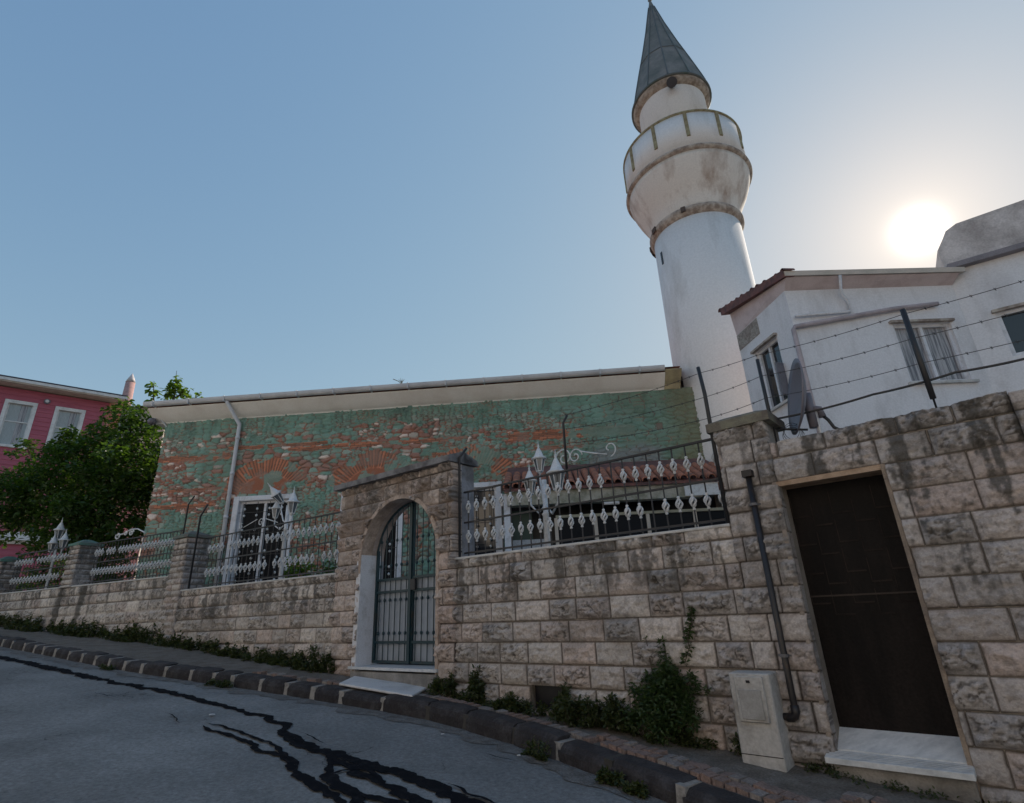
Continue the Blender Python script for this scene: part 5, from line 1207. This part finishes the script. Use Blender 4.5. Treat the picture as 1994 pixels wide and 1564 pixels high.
setp(build('scroll_ornament', mb, M['white_iron']), 'white wrought iron scroll rising above the far railing under the tree', 'ornament')

# ------------------------------------------------------------------ leaves
def leaf_cloud(name, blobs, n, size, m, parent=None, seed=1, shell=.45, flat=.4, droop=.0, asp=.55):
    R = np.random.RandomState(seed); vol = np.array([max(b[1][0] * b[1][1] * b[1][2], 1e-6) ** .8 for b in blobs]); pk = R.choice(len(blobs), n, p=vol / vol.sum())
    C = np.array([b[0] for b in blobs])[pk]; Rd = np.array([b[1] for b in blobs])[pk]
    v = R.normal(size=(n, 3)); v /= np.linalg.norm(v, axis=1)[:, None]; r = R.rand(n) ** shell
    P = C + v * Rd * r[:, None] + R.normal(size=(n, 3)) * Rd * .06
    # leaf frame
    d = R.normal(size=(n, 3)) * np.array([1, 1, flat]) + v * .5; d[:, 2] -= droop; d /= np.linalg.norm(d, axis=1)[:, None]
    w = np.cross(d, np.array([0, 0, 1.]) + R.normal(size=(n, 3)) * .45); w /= np.linalg.norm(w, axis=1)[:, None] + 1e-9
    nn = np.cross(w, d); L = size * (.6 + .8 * R.rand(n))[:, None]
    V = np.stack([P, P + d * L * .35 + w * L * asp * .5 + nn * L * .05, P + d * L * .72 + w * L * asp * .38 + nn * L * .03, P + d * L - nn * L * .10, P + d * L * .72 - w * L * asp * .38 + nn * L * .03, P + d * L * .35 - w * L * asp * .5 + nn * L * .05], 1).reshape(-1, 3)
    i = np.arange(n)[:, None] * 6; F1 = np.concatenate([i + 0, i + 1, i + 2, i + 3], 1); F2 = np.concatenate([i + 0, i + 3, i + 4, i + 5], 1)
    return link_mesh(name, V, np.vstack([F1, F2]).astype(np.int32), m, parent, False)
def limbs(name, base, tips, r, parent, seed=2):
    rnd = random.Random(seed); mb = MB(); base = np.array(base, float)
    fork = base + np.array([0, 0, 1.4]); mb.tube([base, base + np.array([.05, .03, .7]), fork], [r, r * .85, r * .7], 10)
    for t in tips:
        t = np.array(t, float); m1 = fork * .6 + t * .4 + np.array([rnd.uniform(-.2, .2), rnd.uniform(-.2, .2), .15]); m2 = fork * .25 + t * .75 + np.array([rnd.uniform(-.2, .2), rnd.uniform(-.2, .2), .1])
        mb.tube([fork, m1, m2, t], [r * .5, r * .33, r * .2, r * .07], 6)
        for _ in range(3):
            a = m1 * .5 + m2 * .5; q = a + np.array([rnd.uniform(-.7, .7), rnd.uniform(-.7, .7), rnd.uniform(-.1, .7)]); mb.tube([a, (a + q) / 2 + np.array([0, 0, .06]), q], [r * .16, r * .1, r * .04], 5)
    return build(name, mb, M['bark'], parent)
TR = thing('broadleaf_tree', 'large dark leafy tree between the pink house and the painted rubble building', 'tree', (-13.2, 17.2, 2.0))
cl = [(150, 960, 17, 1.3), (60, 985, 17, 1.1), (250, 930, 16.8, 1.2), (285, 860, 17, .75), (260, 820, 17.2, .7), (240, 795, 17.4, .42), (215, 870, 17, .9), (170, 880, 17, .75), (145, 860, 17, .45), (120, 875, 17, .5), (100, 920, 17.2, .8), (50, 925, 17.4, .5), (30, 950, 17.4, .6), (15, 1000, 17, .8), (220, 990, 16.6, 1.1), (280, 960, 16.6, .6), (120, 1030, 16.6, .8), (180, 1040, 16.4, .7), (250, 1040, 16.4, .65), (70, 1050, 16.8, .35), (45, 872, 17.4, .35), (60, 865, 17.4, .25), (265, 905, 16.5, .7), (295, 815, 17.3, .35), (200, 830, 17.2, .35), (290, 890, 17.2, .5), (210, 1075, 16.4, .6), (290, 1010, 16.6, .5)]
blobs = []; R_ = np.random.RandomState(3)
for (x, y, Y_, r) in cl:
    p = at(x, y, Y_); blobs.append((p, (r, r, r * .8)))
    for _ in range(int(3 + r * 4)):
        v = R_.normal(size=3); v /= np.linalg.norm(v); rr = r * (.28 + .2 * R_.rand()); blobs.append((p + v * r * 1.08, (rr, rr, rr * .7)))
leaf_cloud('crown', blobs, 24000, .135, M['leaf'], TR, 5, shell=.40, droop=.25, asp=.6)
limbs('trunk', (-13.2, 17.2, 1.6), [b[0] for b in blobs[::14]], .17, TR)
# sapling rising above the roof line
SG = thing('fig_sapling', 'leafy fig branches showing above the left end of the gutter', 'tree', tuple(at(340, 800, 16.2)))
bl = []
for (x, y, r) in ((343, 738, .14), (340, 752, .22), (352, 757, .2), (330, 760, .2), (362, 768, .16), (345, 770, .2), (325, 770, .14), (298, 748, .10), (295, 757, .12), (301, 765, .12), (297, 775, .12), (382, 772, .10), (392, 770, .09), (375, 775, .12), (370, 758, .08), (318, 775, .12)):
    bl.append((at(x, y, 15.6), (r * .8, r * .8, r * .8)))
leaf_cloud('leaves', bl, 300, .17, M['leaf_bright'], SG, 7, shell=.6, droop=.3, asp=.55)
mb = MB()
for pts in ([(338, 795), (340, 765), (344, 722)], [(300, 795), (299, 765), (300, 742)], [(341, 775), (355, 765), (366, 757)], [(345, 785), (375, 778), (392, 768)]): mb.tube([at(x, y, 15.6) for x, y in pts], [.025, .018, .006], 5)
build('stems', mb, M['bark'], SG)
# dry weed on the gutter
mb = MB(); g0 = np.array(FG.w(FG.px(782, 745, .5)[0], .5, gz1 + .0))
for k in range(7): a_ = random.uniform(-1, 1); mb.tube([g0, g0 + np.array([a_ * .08, 0, .10]), g0 + np.array([a_ * .26, 0, .16 + .05 * random.random()])], [.008, .01, .004], 4)
setp(build('gutter_weed', mb, mat('dry_weed', (.16, .18, .15), .9)), 'small dry weed sprouting from the middle of the long gutter', 'plant')

def weed(F, px, py, h, w, n, size, label, d=.14, m='weed', seed=0, lean=0, typ='leafy_weed', cat='weed', grp='weeds along the foot of the wall', asp=.45):
    q = F.px(px, py, d); base = np.array(F.w(q[0], d, q[1])); R = np.random.RandomState(seed + 10)
    t = thing(typ, label, cat, tuple(base), grp); bl = []
    for k in range(max(4, int(w / .05))):
        s_ = q[0] + R.uniform(-w / 2, w / 2); hh = h * R.uniform(.3, 1) * (1 - .5 * abs(s_ - q[0]) / (w / 2 + .01)); dd = d + R.uniform(-.08, .08)
        for j in range(2): bl.append((np.array(F.w(s_ + lean * j, dd, q[1] + hh * (.35 + .4 * j))), (.055, .055, hh * .35 + .02)))
    leaf_cloud('leaves', bl, n, size, M[m], t, seed, shell=.6, flat=.7, asp=asp)
    mb = MB()
    for k in range(min(len(bl), 14)): c_ = bl[R.randint(len(bl))][0]; mb.tube([base + np.array([c_[0] - base[0], c_[1] - base[1], 0]) * .8, c_, c_ + np.array([0, 0, .05])], [.005, .004, .002], 4)
    build('stems', mb, M['bark'], t); return t
weed(FL, 612, 1312, .50, .75, 1500, .055, 'dense dark weed clump just left of the arched gate', seed=1)
weed(FL, 512, 1302, .28, .8, 900, .05, 'low weed clump left of the dense clump beside the gate', seed=2)
weed(FL, 430, 1290, .22, 1.0, 900, .05, 'low weeds at the wall foot near the square pillar', seed=3)
weed(FF, 320, 1270, .26, .9, 900, .055, 'weeds at the foot of the square pillar', seed=4, d=.2)
weed(FF, 235, 1258, .30, 1.6, 1500, .06, 'long strip of weeds under the damp streaked wall', seed=5, d=.2)
weed(FF, 130, 1245, .32, 1.3, 1300, .06, 'thick weeds below the short green-capped pillar', seed=6, d=.25)
weed(FF, 40, 1232, .30, 1.4, 1000, .06, 'weeds by the wall at the left edge of the picture', seed=7, d=.25)
weed(FM, 868, 1350, .22, .35, 700, .05, 'weed clump at the right foot of the gateway', seed=8)
weed(FM, 930, 1362, .42, .30, 800, .05, 'upright weed with a tall stem right of the gateway', seed=9, d=.1)
weed(FM, 995, 1378, .16, .40, 600, .045, 'low weeds just left of the dark drain hole', seed=10)
weed(FM, 1105, 1385, .36, .20, 600, .045, 'tall narrow weed in front of the drain hole', seed=11)
weed(FM, 1160, 1405, .27, .85, 3000, .042, 'mat of weeds right of the drain hole', seed=12, d=.2)
weed(FR, 1600, 1500, .06, .25, 250, .03, 'tiny moss-like weed at the corner of the marble step', seed=14, d=.06)
weed(FM, 1040, 1462, .10, .3, 0 + 200, .03, 'small weed growing at the kerb foot near the drain hole', seed=15, d=1.0)
kq = ground_px(1215, 1520); 
def kerb_weed(px, py, label, n, h, w, seed):
    b = ground_px(px, py); R = np.random.RandomState(seed); bl = []
    j = int(np.argmin(np.hypot(*(KL - b[:2]).T))); T = T_[j]; pt = KL[j] - KN[j] * .04
    for k in range(10): a_ = R.uniform(-w / 2, w / 2); x, y = pt + T * a_ - KN[j] * R.uniform(0, .06); bl.append(((x, y, street_z(x, y) + h * R.uniform(.2, .7)), (.04, .04, h * .4)))
    t = thing('kerb_weed', label, 'weed', (pt[0], pt[1], street_z(*pt)), 'weeds growing at the kerb'); leaf_cloud('leaves', bl, n, .035, M['weed'], t, seed, shell=.6, flat=.7)
kerb_weed(1210, 1535, 'grassy weed clump at the foot of the kerb near the bottom of the picture', 1100, .10, .42, 21)
kerb_weed(1050, 1470, 'thin weeds in the gutter line left of the grassy clump', 260, .05, .3, 22)
kerb_weed(400, 1345, 'small weed clump at the kerb, left part of the street', 450, .09, .5, 23)
kerb_weed(215, 1305, 'small weed at the kerb near the left edge of the street', 260, .07, .4, 24)
def strip(name, F, s0, s1, zf, n, size, seed, d0=.03, d1=.22, hmax=.16):
    R = np.random.RandomState(seed); bl = []
    a_ = s0
    while a_ < s1:
        if R.rand() < .82:
            d_ = R.uniform(d0, d1); p = F.w(a_, d_, 0); h = hmax * R.uniform(.25, 1) ** 1.5 + .02; bl.append(((p[0], p[1], street_z(p[0], p[1]) + KH - .02 + zf + h * .4), (.07, .06, h * .6)))
        a_ += R.uniform(.03, .12)
    o = leaf_cloud(name, bl, n, size, M['weed'], None, seed, shell=.6, flat=.8); return setp(o, kind='stuff')
strip('ground_cover', FL, p4, -.3, 0, 5200, .046, 71, hmax=.24); strip('ground_cover', FF, f3 - 4, -.1, .02, 6000, .055, 72, hmax=.36); strip('ground_cover', FM, portR, -.2, 0, 3200, .036, 73, hmax=.13)
strip('ground_cover', FR, dl, wr, 0, 500, .025, 75, hmax=.04)
# the big shrub against the wall
SH = thing('wall_shrub', 'big dark bushy shrub growing against the stone wall left of the utility box', 'shrub', FM.w(FM.px(1290, 1420, .2)[0], .2, .5))
bl = []
for (x, y, r, d) in ((1290, 1345, .22, .16), (1255, 1365, .17, .18), (1330, 1360, .17, .16), (1285, 1385, .23, .22), (1240, 1395, .16, .2), (1340, 1395, .16, .2), (1295, 1300, .12, .12), (1290, 1270, .07, .1), (1300, 1320, .16, .12), (1320, 1330, .12, .1), (1345, 1320, .08, .1), (1355, 1338, .07, .1), (1265, 1325, .1, .12), (1288, 1250, .05, .08), (1258, 1245, .03, .06), (1375, 1345, .05, .1), (1235, 1345, .08, .14), (1290, 1410, .2, .22)):
    q = FM.px(x, y, d); bl.append((np.array(FM.w(q[0], d, q[1])), (r * .82, r * .8, r * .75)))
leaf_cloud('foliage', bl, 6500, .040, M['leaf_small'], SH, 31, shell=.75, asp=.42)
mb = MB(); sb_ = np.array(FM.w(FM.px(1290, 1425, .15)[0], .12, .5))
for b_ in bl[::2]: mb.tube([sb_, (sb_ + b_[0]) / 2 + np.array([0, 0, .03]), b_[0]], [.014, .009, .004], 5)
build('stems', mb, M['bark'], SH)
IV = thing('climbing_sprig', 'thin climbing sprig hanging on the wall above the big shrub', 'plant', FM.w(FM.px(1345, 1255, .05)[0], .05, 1.0))
bl = []
for (x, y, r) in ((1347, 1185, .025), (1345, 1200, .035), (1347, 1215, .04), (1343, 1230, .045), (1338, 1245, .03), (1343, 1260, .03), (1338, 1275, .035), (1334, 1290, .025)): q = FM.px(x, y, .05); bl.append((np.array(FM.w(q[0], .05, q[1])), (r, r, r)))
leaf_cloud('leaves', bl, 260, .04, M['leaf_small'], IV, 33); build('stem', MB().tube([b_[0] for b_ in bl], .004, 5), M['bark'], IV)
# courtyard bushes behind the left railing
def yard_bush(F, pts, n, size, label, m='leaf', seed=1, zb=1.2):
    bl = []
    for (x, y, d, r) in pts: q = F.px(x, y, d); bl.append((np.array(F.w(q[0], d, q[1])), (r, r, r)))
    t = thing('courtyard_bush', label, 'bush', (bl[0][0][0], bl[0][0][1], zb)); leaf_cloud('foliage', bl, n, size, M[m], t, seed)
    build('stems', MB().tube([(bl[0][0][0], bl[0][0][1], zb), bl[0][0]], .02, 6), M['bark'], t); return t
yard_bush(FL, [(570, 1105, -1.2, .22), (585, 1120, -1.2, .22), (600, 1110, -1.3, .15), (565, 1125, -1.1, .2)], 380, .10, 'yellow-green bush behind the railing beside the second lamp post', 'leaf_bright', 3)
yard_bush(FL, [(645, 1112, -1.3, .2), (655, 1125, -1.3, .2), (640, 1125, -1.3, .2)], 300, .09, 'low green bush behind the railing next to the gateway', 'leaf', 4)
# dark hedge that fills the courtyard below the tree
HG = thing('dark_hedge', 'dark hedge under the tree behind the far railings', 'hedge', (-14.0, 17.5, 1.6)); bl = []
for k in range(26):
    x = random.uniform(-20.5, -10.6); bl.append(((x, 17.6 + (-10.6 - x) * .30 + random.uniform(-.3, .3), random.uniform(1.9, 3.6)), (.7, .5, .7)))
leaf_cloud('foliage', bl, 9000, .16, M['leaf_small'], HG, 8); build('stems', MB().tube([(-14, 17.7, 1.3), (-14, 17.7, 3)], .05, 6).tube([(-12, 17.5, 1.3), (-12, 17.5, 3)], .05, 6), M['bark'], HG)
# courtyard ground
mb = MB(); pts = [FM.w(-.3, -.33, 0), FM.w(portR, -.33, 0), FL.w(-.1, -.33, 0), FL.w(p4, -.33, 0), FF.w(f3 - 9, -.33, 0)]
setp(build('courtyard_ground', MB().add([(a_[0], a_[1], 1.05) for a_ in pts] + [(-22, 30, 1.6), (20, 30, 1.05), (14, 5, 1.0), FR.w(pr, -.35, 1.0)], [tuple(range(9))]), mat('courtyard_paving', (.30, .28, .26), .9, (.22, .21, .19), 2)), kind='structure')

# ------------------------------------------------------------------ pink house
FP = Frame(at(213, 800, 27.0), -129.0)
PK = thing('pink_house', 'pink clapboard house with white framed windows and overhanging eaves', 'house', FP.w(-5, -3, 2.0))
fz1 = FP.px(205, 784)[1]; S0 = -11.0
def wpx(TL, BR): a_, b_ = FP.px(*TL), FP.px(*BR); return a_[0], b_[0], b_[1], a_[1]
Wn = []
for (tl, tr, bl_) in (((10, 778), (72, 787), (-14, 865)), ((110, 790), (167, 797), (86, 878))):
    a_ = (FP.px(*tl)[0] + FP.px(*bl_)[0]) / 2; b_ = FP.px(*tr)[0] - (FP.px(*tl)[0] - a_); Wn.append((a_, b_, FP.px(*bl_)[1], FP.px(*tl)[1]))
wz0_, wz1_ = Wn[0][2], Wn[0][3]; ww_ = (Wn[0][1] - Wn[0][0] + Wn[1][1] - Wn[1][0]) / 2; pitch = Wn[1][0] - Wn[0][0]
cols_ = [(Wn[0][0] + pitch * k, Wn[0][0] + pitch * k + ww_) for k in (-1, 0, 1)]
xs_ = [S0] + [v for c_ in cols_ for v in c_] + [0.0]
mb = MB()
for a_, b_ in zip(xs_[::2], xs_[1::2]): mb.box(FP, a_, b_, 1, fz1, -.25, 0)
for a_, b_ in cols_: mb.box(FP, a_, b_, 1, wz0_, -.25, 0); mb.box(FP, a_, b_, wz1_, fz1, -.25, 0)
body = build('wall', mb, M['pink'], PK)
mb = MB(); z = 2.0; rnd = random.Random(2)
while z < fz1 - .02:
    zt2 = min(z + .23, fz1)
    segs = [(S0, 0.0)] if not (zt2 > wz0_ and z < wz1_) else [(a_, b_) for a_, b_ in zip(xs_[::2], xs_[1::2])]
    for a_, b_ in segs:
        mb.add([FP.w(a_, .034, z), FP.w(b_, .034, z), FP.w(b_, .012, zt2), FP.w(a_, .012, zt2), FP.w(a_, .0, z), FP.w(b_, .0, z)], [(0, 1, 2, 3), (4, 5, 1, 0)])
    z += .23
build('clapboards', mb, M['pink'], body)
for (a_, b_) in cols_:
    w = bpy.data.objects.new('window', None); COL.objects.link(w); o_ = np.array(FP.w((a_ + b_) / 2, 0, wz0_)); w.parent = PK; w.location = o_ - ORG[PK.name]; ORG[w.name] = o_
    mb = MB().box(FP, a_ - .02, a_ + .13, wz0_, wz1_, -.1, .06).box(FP, b_ - .13, b_ + .02, wz0_, wz1_, -.1, .06).box(FP, a_ - .02, b_ + .02, wz1_ - .13, wz1_ + .03, -.1, .064).box(FP, a_ - .07, b_ + .07, wz0_ - .07, wz0_ + .05, -.1, .10)
    build('window_frame', mb, mat('house_white', (.70, .70, .70), .6) if 'house_white' not in bpy.data.materials else bpy.data.materials['house_white'], w)
    zm = (wz0_ + wz1_) / 2 + .1
    build('sash', MB().box(FP, a_ + .131, b_ - .131, zm - .03, zm + .03, -.09, -.03).box(FP, a_ + .131, a_ + .18, wz0_ + .051, wz1_ - .131, -.092, -.04).box(FP, b_ - .18, b_ - .131, wz0_ + .051, wz1_ - .131, -.092, -.04), bpy.data.materials['house_white'], w)
    build('pane', MB().box(FP, a_ + .14, b_ - .14, wz0_ + .06, wz1_ - .14, -.08, -.07), M['glass_grey'], w)
    build('curtain', MB().box(FP, a_ + .16, a_ + .16 + (b_ - a_) * .38, wz0_ + .06, wz1_ - .15, -.066, -.062).box(FP, b_ - .32, b_ - .18, wz0_ + .06, wz1_ - .15, -.066, -.062), M['curtain'], w)
mb = MB()
ov = .7
mb.hexa([FP.w(S0, ov, fz1 + .06), FP.w(.55, ov, fz1 + .06), FP.w(.55, -8, fz1 + .06), FP.w(S0, -8, fz1 + .06), FP.w(S0, ov, fz1 + .26), FP.w(.55, ov, fz1 + .26), FP.w(.55, -8, fz1 + .26), FP.w(S0, -8, fz1 + .26)])
build('eave_board', mb, M['beige'], PK)
mb = MB().hexa([FP.w(S0, ov + .06, fz1 + .265), FP.w(.62, ov + .06, fz1 + .265), FP.w(.62, -8, fz1 + .265), FP.w(S0, -8, fz1 + .265), FP.w(S0, ov + .06, fz1 + .33), FP.w(.62, ov + .06, fz1 + .33), FP.w(-3.5, -3.6, fz1 + 1.3), FP.w(S0, -3.6, fz1 + 1.3)])
build('roof', mb, M['slate'], PK)
build('fascia', MB().box(FP, S0, .63, fz1 + .12, fz1 + .262, ov + .001, ov + .05), bpy.data.materials['house_white'], PK)
FPs = Frame(FP.w(0, 0, 0), 51 - 90 + 2.0)
FPs.r = -FP.n * 1.0; FPs.n = FP.r * 1.0
build('side_wall', MB().box(FPs, .0, 7.5, 1, fz1 - .003, -.25, .002), M['pink'], PK)
build('corner_board', MB().box(FP, -.06, .03, 1.2, fz1 - .001, .036, .05), mat('orange_trim', (.48, .20, .13), .7), PK)
sw = FPs
build('side_window', MB().box(FPs, 1.0, 1.9, wz0_, wz1_ - .1, .003, .06), bpy.data.materials['house_white'], PK)
build('side_pane', MB().box(FPs, 1.13, 1.77, wz0_ + .13, wz1_ - .23, .061, .07), M['glass'], PK)
oc = FP.px(92, 783); build('round_lamp', MB().tube([FP.w(oc[0], .03, oc[1]), FP.w(oc[0], .12, oc[1])], .13, 16), M['dish'], PK); build('lamp_globe', MB().tube([FP.w(oc[0], .121, oc[1]), FP.w(oc[0], .16, oc[1])], .075, 14), M['white_iron'], PK)
cz0 = FP.px(30, 1042)[1]
build('string_course', MB().box(FP, S0, .02, cz0 - .25, cz0 + .12, .037, .22), bpy.data.materials['house_white'], PK)
build('lower_trim', MB().box(FP, S0, .02, cz0 - .42, cz0 - .251, .037, .14), M['beige'], PK)
# low dark roof between the pink house and the painted building
mb = MB(); a_ = at(228, 783, 33); b_ = at(300, 787, 33)
hs = thing('distant_house', 'small dark roof between the pink house and the long painted building', 'house', (float(a_[0] + b_[0]) / 2, 34, 2))
build('wall', MB().hexa([(a_[0] - 1, 33, 2), (b_[0] + 1, 33, 2), (b_[0] + 1, 38, 2), (a_[0] - 1, 38, 2), (a_[0] - 1, 33, a_[2] - .5), (b_[0] + 1, 33, a_[2] - .5), (b_[0] + 1, 38, a_[2] - .5), (a_[0] - 1, 38, a_[2] - .5)]), M['beige'], hs)
build('roof', MB().hexa([(a_[0] - 1.4, 32.6, a_[2] - .5), (b_[0] + 1.4, 32.6, a_[2] - .5), (b_[0] + 1.4, 38.4, a_[2] - .5), (a_[0] - 1.4, 38.4, a_[2] - .5), (a_[0] - 1, 35, a_[2] + .2), (b_[0] + 1, 35, a_[2] + .2), (b_[0] + 1, 36, a_[2] + .2), (a_[0] - 1, 36, a_[2] + .2)]), M['slate'], hs)
# far minaret tip
fm = at(248, 780, 75); ft = at(256, 730, 75); fb = (float(fm[0] + ft[0]) / 2, 75.0, 0.0)
FMn = thing('distant_minaret', 'tiny distant minaret tip rising behind the pink house', 'minaret', (fb[0], fb[1], 2))
build('shaft', MB().lathe(fb, [(.75, 2), (.72, fm[2] - 1), (.62, ft[2] - 1.3)], 16), mat('rosy_stone', (.50, .30, .28), .9), FMn, True)
build('cap_cone', MB().lathe(fb, [(.66, ft[2] - 1.3), (.40, ft[2] - .6), (.04, ft[2] + .2)], 16), mat('pale_cap', (.62, .55, .55), .6), FMn, True)

# ------------------------------------------------------------------ scraps on the street
for i, (x, y, r, lab_) in enumerate([(896, 1408, .022, 'white paper scrap nearest the kerb weeds'), (413, 1392, .03, 'flat white scrap on the asphalt in the left half of the street'), (862, 1430, .015, 'tiny pale scrap by the kerb left of the weeds'), (1010, 1472, .014, 'pale crumb of litter on the asphalt close to the kerb foot')]):
    g = ground_px(x, y, .02); R = np.random.RandomState(i); n = 7
    vs = [(g[0] + r * (1 + .4 * R.rand()) * math.cos(2 * math.pi * k / n), g[1] + r * (1 + .4 * R.rand()) * math.sin(2 * math.pi * k / n), g[2] + .006 * R.rand()) for k in range(n)]
    setp(build('paper_scrap', MB().poly([np.array(v) for v in vs], np.array([0, 0, .004])), M['white_iron']), lab_, 'litter', 'paper scraps on the street')
